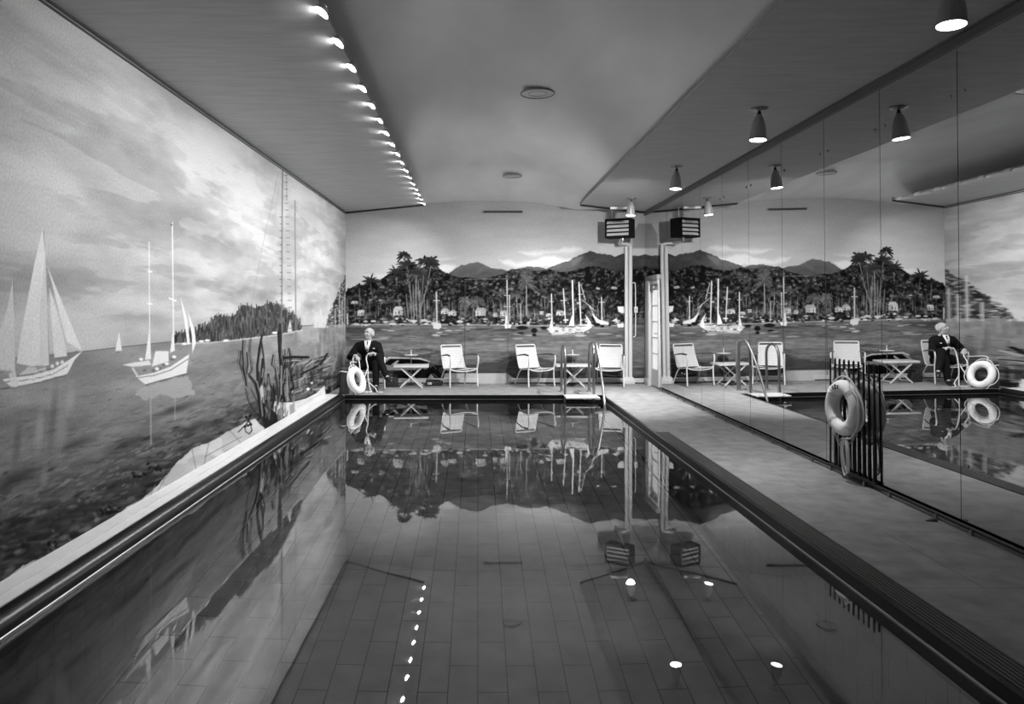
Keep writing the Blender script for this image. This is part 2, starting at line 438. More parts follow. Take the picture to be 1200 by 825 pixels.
    for i in range(420):
        X = q.uniform(205, 352); u = (X-205)/150
        top = np.interp(X, [200,217,230,243,255,273,283,300,310,322,333,347,354], [395,390,387,378,369,372,357,361,357,356,363,370,384])
        bot = np.interp(X, [200,247,283,327,354], [402,400.5,397,391,386]); Y = q.uniform(top-1, bot-1)
        c.line([(X, Y-q.uniform(1,5)), (X+q.uniform(-.6,.6), min(bot, Y+q.uniform(1,5)))], q.uniform(.7, 1.8), q.choice((.10,.14,.18,.24,.36,.42)), .8)
    for X, h in ((217,8),(223,10),(229,7),(262,6),(287,8),(301,6),(318,9),(326,8),(335,8),(342,7)):
        b = np.interp(X, [200,240,283,300,322,347], [395,384,362,362,358,372]); c.line([(X, b-h*.5), (X, b+5)], 1.5, .17)
    c.line([(205,403),(247,401.5),(283,398),(327,392.5),(354,387)], 1.2, .78, .7)
    for X, Y in ((243,399),(216,403),(322,390),(236,400),(265,399)): c.dab(X, Y, 4, 1.6, .85)
    c.line([(354,382),(392,379.5)], 1, .36)
    # small far sails
    for X, Y, h in ((139.5,411,22),(340,389,16),(376,384,24),(382,384,16),(371,384,18)): c.poly([(X-h*.2, Y),(X, Y-h),(X+h*.16, Y)], .82 if X < 200 else .70)
    # big ketch
    k = zm(0, 255, 3.837)
    c.line(k((60,285),(66,700)), 1.2, .5); c.line(k((195,60),(222,675)), 1.4, .5)
    sail = lambda v: (lambda a, b: v+.05*(fbm(a/9, b/22, 61, 3)-.5))
    c.poly(k((57,285),(66,480),(68,692),(0,684),(-60,670),(-20,560),(30,420)), sail(.75))
    c.poly(k((192,45),(202,160),(212,400),(220,664),(140,668),(75,655),(92,540),(112,430),(155,205)), sail(.80))
    c.poly(k((205,130),(212,400),(220,664),(180,664),(178,420)), sail(.74), .7)
    c.poly(k((212,215),(250,310),(320,480),(370,600),(300,558),(270,440),(235,300)), sail(.81))
    c.poly(k((222,315),(250,400),(282,520),(302,622),(245,630),(232,480)), sail(.79))
    c.poly(k((10,728),(75,718),(150,708),(240,683),(310,640),(372,598),(335,640),(310,690),(300,705),(250,717),(150,747),(55,764)), .84)
    c.line(k((25,738),(150,728),(240,703),(305,665)), .9, .45); c.line(k((0,770),(60,765),(150,748),(255,720),(300,708)), 1.2, .34)
    c.poly(k((75,716),(125,672),(160,672),(168,685),(205,672),(210,690),(150,706)), .72); c.line(k((80,714),(150,703),(235,678)), 1.0, .35)
    for a in ((235,668),(258,655),(280,650)): c.dab(*k(a)[0], 2.6, 2.6, .82)
    c.poly(k((40,700),(70,690),(78,760),(50,762)), .8, .8)
    # white schooner at anchor
    k = zm(140, 250, 3.745)
    c.poly(k((70,800),(95,770),(130,755),(200,735),(295,708),(318,735),(330,795),(240,812),(180,790),(120,822)), .62, .8, rough=3, rs=5)
    for a, b in ((150,480),(152,498),(190,470)): pass
    c.line([(176.5,465),(177,520)], 2.2, .62, .6); c.line([(205,462),(205,492)], 1.6, .60, .5)
    c.line(k((130,125),(133,640)), .8, .86); c.line(k((232,42),(238,600)), .9, .88)
    c.dab(*k((228,50))[0], 1.6, 1.6, .35)
    for a, b in (((124,395),(142,398)),((126,255),(140,256)),((218,372),(248,385))): c.line(k(a, b), 1.6, .84)
    c.poly(k((133,495),(139,640),(112,642)), .83); c.poly(k((237,490),(243,602),(222,612)), .83)
    c.poly(k((268,368),(296,460),(310,575),(298,575),(285,470)), .84); c.poly(k((300,430),(330,515),(336,568),(320,612),(318,540)), .84)
    c.poly(k((70,716),(150,700),(225,672),(306,618),(300,660),(294,702),(200,727),(115,752)), .83)
    c.line(k((75,722),(150,712),(225,688),(300,640)), 1.0, .42); c.line(k((115,752),(200,729),(294,704)), 1.0, .3)
    c.poly(k((158,604),(215,605),(216,650),(142,672)), .82); c.poly(k((10,665),(60,655),(130,645),(140,665),(60,674)), .80)
    for a in ((150,690),(175,680),(195,665),(230,640),(110,690)): c.dab(*k(a)[0], 3, 2, .38, .8); 
    for a in ((165,682),(208,660),(240,630),(95,640)): c.dab(*k(a)[0], 3, 2, .86)
    c.line(k((58,680),(80,715)), 2.2, .75)
    # trees at the corner
    c.poly([(383,380),(388,366),(393,352),(398,340),(402,328),(406,322),(412,322),(412,381)], .26, rough=3, rs=3)
    for i in range(160):
        X = q.uniform(384, 406); top = np.interp(X, [383,393,406], [376,350,322]); Y = q.uniform(top, 380)
        c.dab(X, Y, q.uniform(.8,2), q.uniform(.8,2.4), q.choice((.1,.15,.2,.35,.5,.6)), .8)
    for X, Y0 in ((401,352),(393,362),(398,330),(404,345)): c.line([(X, Y0),(X, 383)], 1.2, .72, .8)
    for i in range(46):
        X = q.uniform(366, 405); Y = q.uniform(376, 440); c.line([(X, Y),(X+q.uniform(-1,1), Y+q.uniform(6,26))], q.uniform(1,2.6), q.choice((.38,.55,.6,.33)), .45)
    # tall rigged masts
    k = zm(270, 190, 3.927)
    c.line(k((240,38),(237,400),(236,830)), 1.4, .38); c.line(k((297,178),(298,240)), 1.0, .4); c.line(k((297,240),(300,640),(302,830)), 1.2, .42)
    c.line(k((222,45),(160,330),(97,650)), .5, .5, .8); c.line(k((232,40),(195,330)), .6, .55, .6); c.line(k((258,45),(259,175)), .8, .45)
    for i in range(24):
        Y = 60+i*32; X = 248+i*1.0; c.line(k((X, Y),(X+14, Y+1)), .9, .38, .9)
        if Y > 250: c.line(k((228, Y),(238, Y)), 1, .36)
    # the old dock and hull below the masts
    k = zm(270, 380, 6.343)
    c.poly(k((390,240),(580,236),(640,280),(720,215),(705,300),(640,430),(700,455),(640,510),(560,550),(460,575),(400,572)), .36, .75, rough=2.5, rs=4)
    for i in range(150):
        X = q.uniform(385, 700); Y = q.uniform(260, 540)
        if Y > 590-.35*(X-385): continue
        if q.random() < .5: c.line(k((X, Y),(X+q.uniform(30,110), Y-q.uniform(10,55))), q.uniform(.7,1.8), q.choice((.07,.1,.5,.2,.62)), .75)
        else: c.line(k((X, Y),(X+q.uniform(-6,6), Y+q.uniform(20,90))), q.uniform(.7,1.8), q.choice((.08,.14,.55,.2)), .75)
    c.line(k((395,250),(480,243),(580,245)), 2.6, .08); c.line(k((520,375),(600,335),(650,310)), 1.7, .08); c.line(k((670,300),(720,220)), 2.2, .1)
    c.line(k((400,275),(520,268)), 1.2, .6); c.dab(*k((578,482))[0], 2, 1.8, .86); c.dab(*k((605,436))[0], 2, 1.5, .7); c.dab(*k((457,500))[0], 1.5, 1.5, .8)
    c.poly(k((330,568),(380,582),(460,576),(560,550),(640,510),(700,455),(708,522),(620,582),(480,672),(420,692),(345,668),(318,640)), lambda a, b: .76+.1*(fbm(a/5, b/5, 71, 3)-.5))
    c.line(k((330,566),(380,578),(460,574),(560,547),(640,506)), 1.3, .1)
    for i in range(14): c.dab(*k((500+i*13, 615-i*7.3))[0], .5, .7, .3, .7)
    c.poly(k((345,640),(375,610),(395,640),(400,700),(350,740)), .35, .9, rough=1.5, rs=3); c.poly(k((440,600),(470,590),(478,660),(445,690)), .45, .7, rough=1)
    c.poly(k((195,450),(225,440),(240,560),(275,620),(318,640),(345,668),(352,740),(300,790),(262,800),(232,690)), .09, rough=2, rs=4)
    c.poly(k((215,450),(240,460),(252,590),(228,560)), .72, .9); c.poly(k((262,640),(285,600),(300,660),(290,720)), .35, .8)
    strokes = [((95,120),(90,200),(98,320),(120,455),2.6),((75,200),(68,290),(90,340),(118,440),1.6),((125,210),(132,300),(120,380),(122,450),1.6),((148,110),(140,220),(160,330),(150,370),1.0),
        ((140,370),(190,430),(215,520),(230,680),4.2),((235,85),(215,190),(198,320),(205,460),3.0),((228,110),(245,230),(252,330),(235,430),2.6),((240,260),(232,360),(225,440),(215,470),2.4),
        ((318,230),(308,300),(335,330),(345,420),2.0),((355,60),(362,200),(372,330),(368,560),3.0),((375,0),(378,120),(372,240),(385,300),2.4),((385,240),(395,360),(390,480),(405,575),3.0),
        ((345,400),(350,470),(352,540),(350,600),2.4),((280,370),(285,440),(310,490),(300,570),2.4),((320,460),(330,520),(320,580),(310,620),3.0),((430,180),(445,240),(440,330),(450,420),2.0),
        ((405,190),(408,270),(412,330),(420,440),1.6),((115,480),(130,560),(170,640),(222,690),.8),((150,480),(190,560),(210,600),(225,640),.9),((255,440),(270,500),(265,560),(275,620),2.4),((460,400),(470,470),(440,520),(450,560),1.8)]
    for *p, w in strokes: c.line(k(*p), w*.72, .09, .95)
    for *p, w in strokes:
        for _ in range(2):
            dx, dy = q.uniform(-16, 16), q.uniform(-14, 14); c.line(k(*[(a+dx+q.uniform(-5, 5), b+dy) for a, b in p]), w*.32, q.choice((.07, .12, .2)), .85)
    for i in range(46):
        X = q.uniform(200, 430); Y = q.uniform(330, 640); c.line(k((X, Y), (X+q.uniform(-14, 14), Y+q.uniform(30, 120))), q.uniform(.6, 1.6), q.choice((.07, .1, .5, .62, .15)), .8)
    for *p, w in strokes[:12:2]: c.line(k(*[(a+9, b) for a, b in p]), w*.35, .6, .7)
    for p in (((420,330),(425,570)),((380,310),(378,520)),((470,570),(475,650)),((405,585),(410,690))): c.line(k(*p), 2, .55, .8)
    # mooring ring and line on the quay
    for p in (((60,800),(120,740),(165,665)),((110,690),(150,730)),((150,660),(130,720),(160,745)),((105,760),(115,800),(140,815),(160,790),(150,750))): c.line(k(*p), 1.1, .1)
    for a in ((120,690),(145,680),(130,752),(150,745),(108,760)): c.dab(*k(a)[0], 2.2, 1.8, .06)

def paint_back(c, X, Z):
    x, y = c.P, c.Q; q = random.Random(9)
    sky = .655+.05*sstep(250, 330, y)+.05*(fbm(X*.8, Z*2.5, 2, 4)-.5)+.05*(fbm(X*2, Z*9, 4, 3)-.5)
    c.V[:] = np.clip(sky, .4, .85)
    z5 = zm(395, 290, 6.667); z6 = zm(560, 280, 6.667)
    # clouds
    for p in ((z6((170,175),(230,168),(300,185),(430,165),(500,140),(600,138),(700,160),(780,150),(700,185),(540,222),(300,215),(200,200)),.84),
              (z6((310,100),(370,88),(480,98),(560,96),(640,85),(680,68),(740,52),(825,95),(700,105),(560,112),(480,125),(400,128)),.82),
              (z5((720,170),(780,150),(850,140),(930,150),(900,190),(820,195)),.84),(z5((300,210),(380,200),(450,205),(420,230),(320,232)),.8),(z5((760,95),(860,85),(930,90),(800,105)),.78),
              (z5((0,270),(60,280),(40,400),(0,440)),.8),(z5((195,230),(260,222),(330,245),(220,255)),.78),(z6((1040,45),(1150,25),(1310,30),(1310,75),(1180,90),(1060,95)),.72),
              ([(700,288),(757,284),(757,300),(705,298)],.72)):
        c.poly(*p, alpha=.85, soft=4, rough=3, rs=10)
    # mountains
    mt = lambda a, b: .37-.05*sstep(310, 320, b)-.13*sstep(650, 700, a)+.11*(fbm(a/9+b/4, b/6-a/14, 14, 4)-.5)
    c.poly([(395,352),(425,336),(450,326),(470,322),(500,322),(515,324),(525,321),(532,316),(541,311),(552,308.5),(558,307),(567,310),(576,314),(590,315.5),(598,318),(612,314),(618,312),(640,314.5),(655,309),(667,306),(671,302),(685,296.5),(691,294),(700,297),(710,298),(722,300.5),(730,297),(741,299.5),(748,300),(755.7,297.6),(760,297.6),(760,345),(395,360)], mt, rough=1.2, rs=5)
    c.poly([(668,306),(676,301),(684,300),(680,306),(672,312)], .46, .6, soft=3)
    # hill of dark trees
    hill = [(393,382),(396,366),(400,352),(406,339),(413,336),(420,337),(428,333),(440,331),(450,325),(462,318),(480,314),(500,314),(515,316),(524,320),(538,325),(552,325),(560,327),(575,326),(592,320),(602,314.5),(612,316),(625,317),(640,316),(660,318),(672,318),(690,312),(704,313),(722,318),(741,316),(748,314),(760,312),(760,382)]
    def veg(a, b):
        n = fbm(a/4.2, b/3.4, 51, 4); m = fbm(a/13, b/9, 57, 3)
        v = .125+.60*(n-.5)+.24*(m-.5)
        return np.clip(v+.05*sstep(340, 372, b)-.10*sstep(650, 720, a)*sstep(370, 330, b), .05, .5)
    c.poly(hill, veg, rough=2.2, rs=4)
    def inhill(X, Y): return Y > np.interp(X, [p[0] for p in hill[:-1]], [p[1] for p in hill[:-1]])
    for i in range(1500):
        X = q.uniform(396, 757); Y = q.uniform(316, 378)
        if not inhill(X, Y-2): continue
        dk = .06*sstep(640, 720, np.array(X)); v = q.choice((.04,.06,.10,.12,.2,.30,.38,.46))-dk
        c.dab(X, Y, q.uniform(.8,2.6), q.uniform(.7,2.2), max(.04, v), .75, ang=q.uniform(-.8,.8))
    for i in range(120):      # crowns seen as rounded clumps
        X = q.uniform(400, 750); Y = q.uniform(326, 366)
        if not inhill(X, Y-4): continue
        c.dab(X, Y+2, 5, 3.6, .08, .6, soft=.7); c.dab(X-1, Y-1, 3.4, 2.0, q.choice((.2,.26,.32))-.08*(X > 680), .6, soft=.8)
    for i in range(170):      # trunks
        X = q.uniform(404, 720); Y = q.uniform(346, 368); c.line([(X, Y),(X+q.uniform(-2,2), min(379, Y+q.uniform(6,16)))], q.uniform(.6,1.1), q.choice((.36,.45,.3,.1,.55)), .7)
    # palms
    for X, Y, r, v, tr, s in ((464,322,11,.17,(5,44),1),(476,313,12,.2,(10,55),2),(488,322,14,.22,(-3,52),3),(480,312,9,.15,None,4),(497,307,10,.2,(-4,60),5),(506,306,9,.24,(-14,60),6),(434,331,9,.12,(3,20),7),(421,337,7,.2,(1,20),8),(473,299,8,.18,(6,20),9),(505,311,10,.2,None,10),(492,318,10,.3,None,11),(617,327,10,.36,(0,42),12),(618,333,11,.34,None,13),(605,345,8,.3,(2,24),15),(545,352,7,.4,(0,18),16),(560,352,7,.36,None,17),(617,318,6,.33,None,14),(470,340,9,.14,None,18),(712,345,8,.12,None,19)):
        palm(c, X, Y, r*1.1, max(.05, v-.04), trunk=tr, seed=s)
    for X, Y in ((464,320),(477,311),(488,321),(503,308),(434,330)):
        for a in (-2.75, -2.3, -1.9, -1.35, -.9, -.45):
            L = q.uniform(9, 14); pts = [(X+math.cos(a)*L*t, Y+math.sin(a)*L*t+4*t*t) for t in (0, .35, .7, 1)]
            c.line(pts[:3], 2.0, .15, .9); c.line(pts[2:], 1.1, .2, .9)
    for X, Y0 in ((487.5,326),(490,330),(484,334),(480,330),(476,345),(492,340),(497,345)): c.line([(X, Y0),(X+q.uniform(-3,3), 375)], 1.1, .5, .8)
    # shoreline, houses
    def water(a, b):
        n = fbm(a/22, b/2.4, 81, 4); m = fbm(a/60, b/9, 83, 3); f = fbm(a/7, b/1.6, 87, 2)
        v = .365+.20*(n-.5)+.16*(m-.5)+.12*(f-.5)
        v = v-.13*sstep(382, 386, b)*sstep(396, 388, b)*sstep(.45, .6, m)+.05*sstep(398, 410, b)*sstep(425, 415, b)
        return np.clip(v-.10*sstep(420, 440, b), .1, .7)
    c.poly([(400,381),(460,380),(545,380.5),(640,382),(757,382),(762,382),(762,460),(400,460)], water, soft=1.5)
    c.line([(412,380.5),(470,380),(545,380.5),(595,381)], 1.6, .6, .8); c.line([(595,381.5),(757,381.5)], 1.4, .58, .7)
    for a, b, w, h in ((419,366,8,7),(461,363,11,11),(517,364,9,7),(526,366,9,6),(557,364,12,10),(433,351,3,2),(444,352,4,1.5),(411,354,8,3),(578,368,5,5),(586,366,8,7),(652,366,10,6),(632,366,5,4),(640,369,6,4),(562,366,4,6),(727,362,7,8),(676,355,4,2.4),(716,337,7,2),(699,338,4,2)):
        c.poly([(a-.6, b),(a+w*.2, b-h*.35),(a+w*.85, b-h*.35),(a+w+.6, b)], q.choice((.6,.8,.72)), .9, rough=.8, rs=2); c.poly([(a, b),(a+w, b),(a+w, b+h*.6),(a, b+h*.6)], .76, .9, rough=1.2, rs=2); c.poly([(a+w*.55, b),(a+w, b),(a+w, b+h*.6),(a+w*.55, b+h*.6)], .52, .7, rough=1, rs=2)
        c.dab(a+w*.6, b+h*.3, w*.12, h*.2, .25, .8); c.dab(a+w*.25, b+h*.35, w*.1, h*.2, .35, .7)
    for i in range(120):
        X = q.uniform(412, 735); c.dab(X, q.uniform(373, 381.5), q.uniform(1.2,4), q.uniform(.6,1.5), q.choice((.7,.62,.1,.5,.78,.12)), .85)
    for i in range(40):
        X = q.uniform(410, 740); c.dab(X, q.uniform(384, 398), q.uniform(3,12), q.uniform(.5,1.2), q.choice((.58,.2,.24,.62)), .7)
    # yachts
    def mast(x0, y0, x1, y1, w=1.1, v=.82): c.line([(x0, y0),(x1, y1)], w, v)
    mast(*z6((575,430))[0], *z6((580,690))[0]); mast(*z6((668,390))[0], *z6((685,655))[0]); mast(*z6((738,325))[0], *z6((748,690))[0], 1.5, .86); mast(*z6((790,340))[0], *z6((806,680))[0], 1.3)
    mast(*z6((965,455))[0], *z6((970,650))[0]); mast(*z6((228,325))[0], *z6((233,660))[0], 1.3); mast(*z6((247,440))[0], *z6((249,640))[0], .8); mast(*z6((333,505))[0], *z6((338,660))[0], 1.0, .66)
    for p in (((205,440),(255,443)),((205,528),(258,530)),((560,490),(590,490)),((650,482),(690,482)),((785,432),(818,432)),((950,495),(988,495)),((820,480),(905,550)),((870,520),(930,640)),((806,360),(840,480))): c.line(z6(*p), .9, .72, .9)
    c.poly(z6((530,700),(600,688),(720,690),(800,668),(890,660),(880,700),(820,728),(700,738),(590,748)), .70, rough=1.2, rs=3); [c.dab(*z6((q.uniform(560,860), q.uniform(680,735)))[0], q.uniform(1,4), q.uniform(.5,1.1), q.choice((.9,.3,.45,.85,.5)), .8) for _ in range(34)]
    c.poly(z6((738,590),(756,690),(712,672)), .85); c.poly(z6((838,588),(880,645),(890,690),(850,712),(858,640)), .84); c.poly(z6((575,620),(588,690),(560,690)), .8); c.poly(z6((890,580),(945,630),(1010,650),(1020,672),(930,660)), .82)
    c.poly(z6((205,665),(265,668),(255,695),(215,700)), .84); c.poly(z6((215,600),(235,600),(245,665),(212,665)), .78); c.line(z6((640,690),(790,680)), .8, .3)
    c.poly(z6((950,640),(985,640),(1030,665),(950,672)), .78); c.poly(z6((1085,665),(1140,660),(1140,690),(1095,692)), .82); c.poly(z6((1090,528),(1145,528),(1145,578),(1100,572)), .82); c.poly(z6((1045,640),(1085,618),(1092,650)), .75)
    for a, rx, ry in (((345,692),8,3.2),((440,716),4.4,3.6),((930,670),5,2.6),((335,735),5,1.4),((515,695),5,2),((440,750),3,2),((972,682),3,2)): c.dab(*z6(a)[0], rx, ry, .07, .95)
    c.line(z6((300,680),(345,672),(400,680)), 1.2, .6); c.line(z6((580,750),(700,745),(820,740)), 1.6, .62, .7); c.dab(*z6((800,755))[0], 8, 1.6, .7, .7)
    mast(*z5((776,350))[0], *z5((780,590))[0], 1.8, .66); c.line(z5((755,415),(800,415)), 1.1, .66); c.poly(z5((745,592),(810,588),(815,625),(790,640),(755,635)), .74, rough=.6, rs=2)
    for a in ((765,685),(800,665),(870,650),(420,650),(780,690)): c.dab(*z5(a)[0], 5, .9, .68, .8)
    mast(*z5((45,420))[0], *z5((48,620))[0], 1.6, .7); mast(*z5((80,520))[0], *z5((82,600))[0], 1.8, .7); mast(*z5((1000,250))[0], *z5((1005,600))[0], .5, .32)
    for a in ((435,597),(600,575),(680,570),(760,592),(150,600),(960,580)): c.dab(*z5(a)[0], 5, 1.8, .74, .9)
    # the rowing boat behind the table, darker water at its side
    k = zm(440, 395, 9.23)
    for i in range(26): c.line(k((150+q.uniform(0,560), 120+q.uniform(0,130)), (330+q.uniform(0,400), 120+q.uniform(0,130))), q.uniform(.6,1.6), q.choice((.2,.25,.52,.28)), .6)
    c.poly(k((60,280),(150,212),(330,222),(480,225),(585,262),(560,330),(530,370),(80,372),(40,300)), .46)
    c.poly(k((90,292),(160,236),(325,236),(480,240),(575,268),(545,305),(380,318),(150,305)), .04)
    c.line(k((80,250),(150,222),(320,228),(480,234),(585,264)), 1.3, .74); c.poly(k((165,302),(238,250),(256,258),(212,308)), .66); c.poly(k((270,308),(320,282),(400,280),(380,310)), .3)
    c.poly(k((110,372),(560,345),(640,300),(790,310),(800,455),(700,470),(480,468),(100,470)), .07, rough=2, rs=5); c.poly(k((540,478),(600,398),(645,450),(640,490)), .62); c.poly(k((615,395),(640,395),(700,450),(690,458)), .5); c.dab(*k((590,462))[0], 5, 1.4, .8)
    c.line(k((560,300),(620,380),(700,450)), 1.5, .05); c.line(k((600,270),(660,350)), 1, .3)
    c.dab(*k((640,240))[0], 7, 7, .48, .6); c.poly(k((690,330),(1200,300),(1200,395),(700,400)), .26, .7, rough=3, rs=8)
    # dark reflection and pale quay along the foot of the wall
    c.poly([(523,431),(545,428),(560,426.5),(582,421),(600,417.5),(625,418),(655,424),(690,426),(735,428),(735,450),(605,446),(594,440),(560,438),(523,438)], .23, .85, rough=2, rs=9)
    for i in range(60):
        X = q.uniform(540, 735); Y = q.uniform(400, 442); c.dab(X, Y, q.uniform(6,20), q.uniform(.6,1.6), q.choice((.2,.3,.38,.16)) if Y > 424 else q.choice((.48,.36,.5)), .5)
    c.poly([(520,437.5),(594,437.3),(604,444.5),(604,453),(520,453)], lambda a, b: .66+.05*(fbm(a/5, b/3, 91, 2)-.5))
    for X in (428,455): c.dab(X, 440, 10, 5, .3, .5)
    # hidden jib door cut through the painting
    c.line([(545,328),(545,452)], .9, .2, .75); c.line([(595,327),(595,452)], .8, .24, .6); c.line([(545,327.5),(595,326.5)], .8, .5, .7)
    c.line([(545.8,380),(545.8,440)], .6, .55, .5)
    # heater's shadow put into the wall paint, and a darker patch below
    c.poly([(748,262),(760,262),(760,291),(741,291),(741,275)], .42, .7, soft=2)
    c.poly([(741,372),(760,372),(760,395),(741,392)], .3, .5)

def srgb(v):
    v = np.clip(v, 0, .97); return np.where(v < .04045, v/12.92, ((v+.055)/1.055)**2.4)

def grid_wall(name, P, V, m):              # P: (rows, cols, 3), V: (rows, cols)
    r, c_ = V.shape; me = bpy.data.meshes.new(name)
    me.vertices.add(r*c_); me.vertices.foreach_set('co', P.reshape(-1).astype(np.float32))
    i = np.arange(r*c_).reshape(r, c_); F = np.stack([i[:-1,:-1], i[:-1,1:], i[1:,1:], i[1:,:-1]], -1).reshape(-1, 4)
    n = len(F); me.loops.add(n*4); me.loops.foreach_set('vertex_index', F.reshape(-1).astype(np.int32))
    me.polygons.add(n); me.polygons.foreach_set('loop_start', np.arange(0, n*4, 4, dtype=np.int32)); me.polygons.foreach_set('loop_total', np.full(n, 4, np.int32))
    me.update(calc_edges=True)
    a = me.attributes.new('paint', 'FLOAT_COLOR', 'POINT'); L = srgb(V).reshape(-1)
    a.data.foreach_set('color', np.stack([L, L, L, np.ones_like(L)], -1).reshape(-1).astype(np.float32))
    me.materials.append(m); o = bpy.data.objects.new(name, me); C.objects.link(o); return o

def build_murals():
    px = np.arange(-70, 406.4, .75); d = FPX*(-XL)/(VX-px)
    d = np.concatenate([np.linspace(YF, d[0], 12)[:-1], np.minimum(d, YB)]); d[-1] = YB
    z = np.linspace(0, 3.30, 490)
    pxx = np.concatenate([np.linspace(-90, -71, 11), px]); dd = np.maximum(d, 3.3)
    Y = VY+(EYE-z[:, None])*FPX/dd[None, :]
    c = Canvas(pxx, Y); paint_left(c, np.broadcast_to(d, Y.shape), np.broadcast_to(z[:, None], Y.shape))
    P = np.zeros(Y.shape+(3,)); P[..., 0] = XL; P[..., 1] = d; P[..., 2] = z[:, None]
    struct(grid_wall('wall_left', P, c.V, M['paint']), 'long wall painted with sailing ships, sky and a stone quay', 'wall')
    xs = np.linspace(XL, XR+.12, 600); z = np.linspace(0, 3.52, 366)
    pxx = VX+xs*FPX/YB; Y = np.broadcast_to((VY+(EYE-z)*FPX/YB)[:, None], (366, 600))
    c = Canvas(pxx, Y); paint_back(c, np.broadcast_to(xs, Y.shape), np.broadcast_to(z[:, None], Y.shape))
    P = np.zeros(Y.shape+(3,)); P[..., 0] = xs; P[..., 1] = YB; P[..., 2] = z[:, None]
    struct(grid_wall('wall_back', P, c.V, M['paint']), 'end wall painted with a tropical harbour below mountains', 'wall')
build_murals()

exec_parts = []
# ------------------------------------------------------------------ shell
def shell():
    # deck around the pool
    f = MB()
    th = .30
    f.prism([(PR, PN), (XR+.12, PN), (XR+.12, PF), (PR, PF)], -th, 0)
    f.prism([(XL, PF), (XR+.12, PF), (XR+.12, YB+.05), (XL, YB+.05)], -th, 0)
    f.prism([(XL, YF), (XR+.12, YF), (XR+.12, PN), (XL, PN)], -th, 0)
    struct(obj('floor', f, M['deck'], smooth=False), 'stone pool deck', 'floor')
    # white ledge on the left
    l = MB(); l.box((XL-.02, PN, -.25), (-2.305, PF, .012)); l.box((XL, PN, .012), (-2.385, PF, .018))
    struct(obj('trim_1', l, M['ledge'], smooth=False), 'white marble ledge at the foot of the ship mural', 'ledge')
    # black coping: bullnose at the left, straight faces at the far and right sides
    k = MB(); prof = [(-2.305, .002), (-2.30, .008), (-2.285, .014)]
    for i in range(9):
        a = i/8*math.pi/2; prof.append((-2.27+.08*math.sin(a), -.06+.072*math.cos(a)))
    prof += [(-2.19, -.30), (-2.305, -.30)]
    vs = [(x, PN, zz) for x, zz in prof]+[(x, PF, zz) for x, zz in prof]; n = len(prof)
    k.add(vs, [(i, (i+1) % n, n+(i+1) % n, n+i) for i in range(n)]+[tuple(range(n)), tuple(range(2*n-1, n-1, -1))])
    k.box((PL, PF-.012, -.30), (PR, PF+.0, .002)); k.box((PR-.012, PN, -.30), (PR, PF-.012, .002)); k.box((PL, PN, -.30), (PR-.012, PN+.012, .002))
    k.box((PR, PN, -.002), (PR+.025, PF, .003))
    struct(obj('trim_2', k, M['black']), 'black tile coping round the pool edge', 'coping')
    g = MB(); g.box((-2.312, PN, -.02), (-2.300, PF, .006)); struct(obj('trim_3', g, M['gap'], smooth=False), 'black shadow gap between ledge and coping', 'trim')
    glint = MB(); glint.tube([(PR-.014, PN, -.066), (PR-.014, PF-.02, -.066)], .005, 6); glint.tube([(PL+.003, PN, -.066), (PL+.003, PF-.02, -.066)], .006, 6); glint.tube([(PL, PF-.015, -.066), (PR, PF-.015, -.066)], .003, 6)  # thin chrome beads imitate the meniscus highlight along the water's edge
    struct(obj('trim_4', glint, M['chrome']), 'chrome bead standing in for the bright highlight at the waterline', 'trim')
    # basin
    b = MB(); b.quad((PL, PN, ZP), (PR, PN, ZP), (PR, PF, ZP), (PL, PF, ZP)); struct(obj('pool_floor', b, M['tile'], smooth=False), 'grey tiled bottom of the pool', 'pool floor')
    b = MB(); e = .001
    b.quad((PL, PF, ZP), (PL, PN, ZP), (PL, PN, -.30), (PL, PF, -.30)); b.quad((PR, PN, ZP), (PR, PF, ZP), (PR, PF, -.30), (PR, PN, -.30))
    b.quad((PR, PF, ZP), (PL, PF, ZP), (PL, PF, -.30), (PR, PF, -.30)); b.quad((PL, PN, ZP), (PR, PN, ZP), (PR, PN, -.30), (PL, PN, -.30))
    struct(obj('pool_wall', b, M['walltile'], smooth=False), 'tiled side walls of the pool basin', 'pool wall')
    b = MB(); b.box((PL, PN, ZP), (PL+.05, PF, ZP+.10)); b.box((PR-.06, PN, ZP), (PR, PF, ZP+.12)); b.box((PL+.05, PF-.05, ZP), (PR-.06, PF, ZP+.08))
    struct(obj('trim_5', b, M['trimdark'], smooth=False), 'dark band round the foot of the pool walls', 'trim')
    w = MB(); w.quad((PL, PN+.012, ZW), (PR-.012, PN+.012, ZW), (PR-.012, PF-.012, ZW), (PL, PF-.012, ZW))
    struct(obj('water', w, M['water'], smooth=False), 'still mirror-like pool water', 'water')
    # ceiling: vault, then the two soffits under its sides
    nx, ny = 80, 90; xs = np.linspace(XL-.02, XR+.15, nx); ys = np.concatenate([np.linspace(YF, 10.5, 30), np.linspace(10.5, YB+.02, ny-29)[1:]]); P = []
    for yy in ys:
        p = 1-.6*float(sstep(11.3, YB, np.array(yy)))
        for xx in xs:
            t = (xx+1.75)/3.60; sh = max(0.0, 1-abs(2*t-1)**2.3) if 0 < t < 1 else 0.0
            P.append((xx, yy, 3.285+.40*sh*p))
    v = MB(); ny = len(ys); v.add(P, [(j*nx+i, (j+1)*nx+i, (j+1)*nx+i+1, j*nx+i+1) for j in range(ny-1) for i in range(nx-1)])
    ce = struct(obj('ceiling', v, M['vault']), 'raised glossy grey ceiling vault', 'ceiling')
    s = MB(); s.prism([(XL, YF), (-.93, YF), (-.93, 12.68), (XL, YB)], ZC, ZC+.022); obj('soffit', s, M['soffit'], ce, smooth=False)
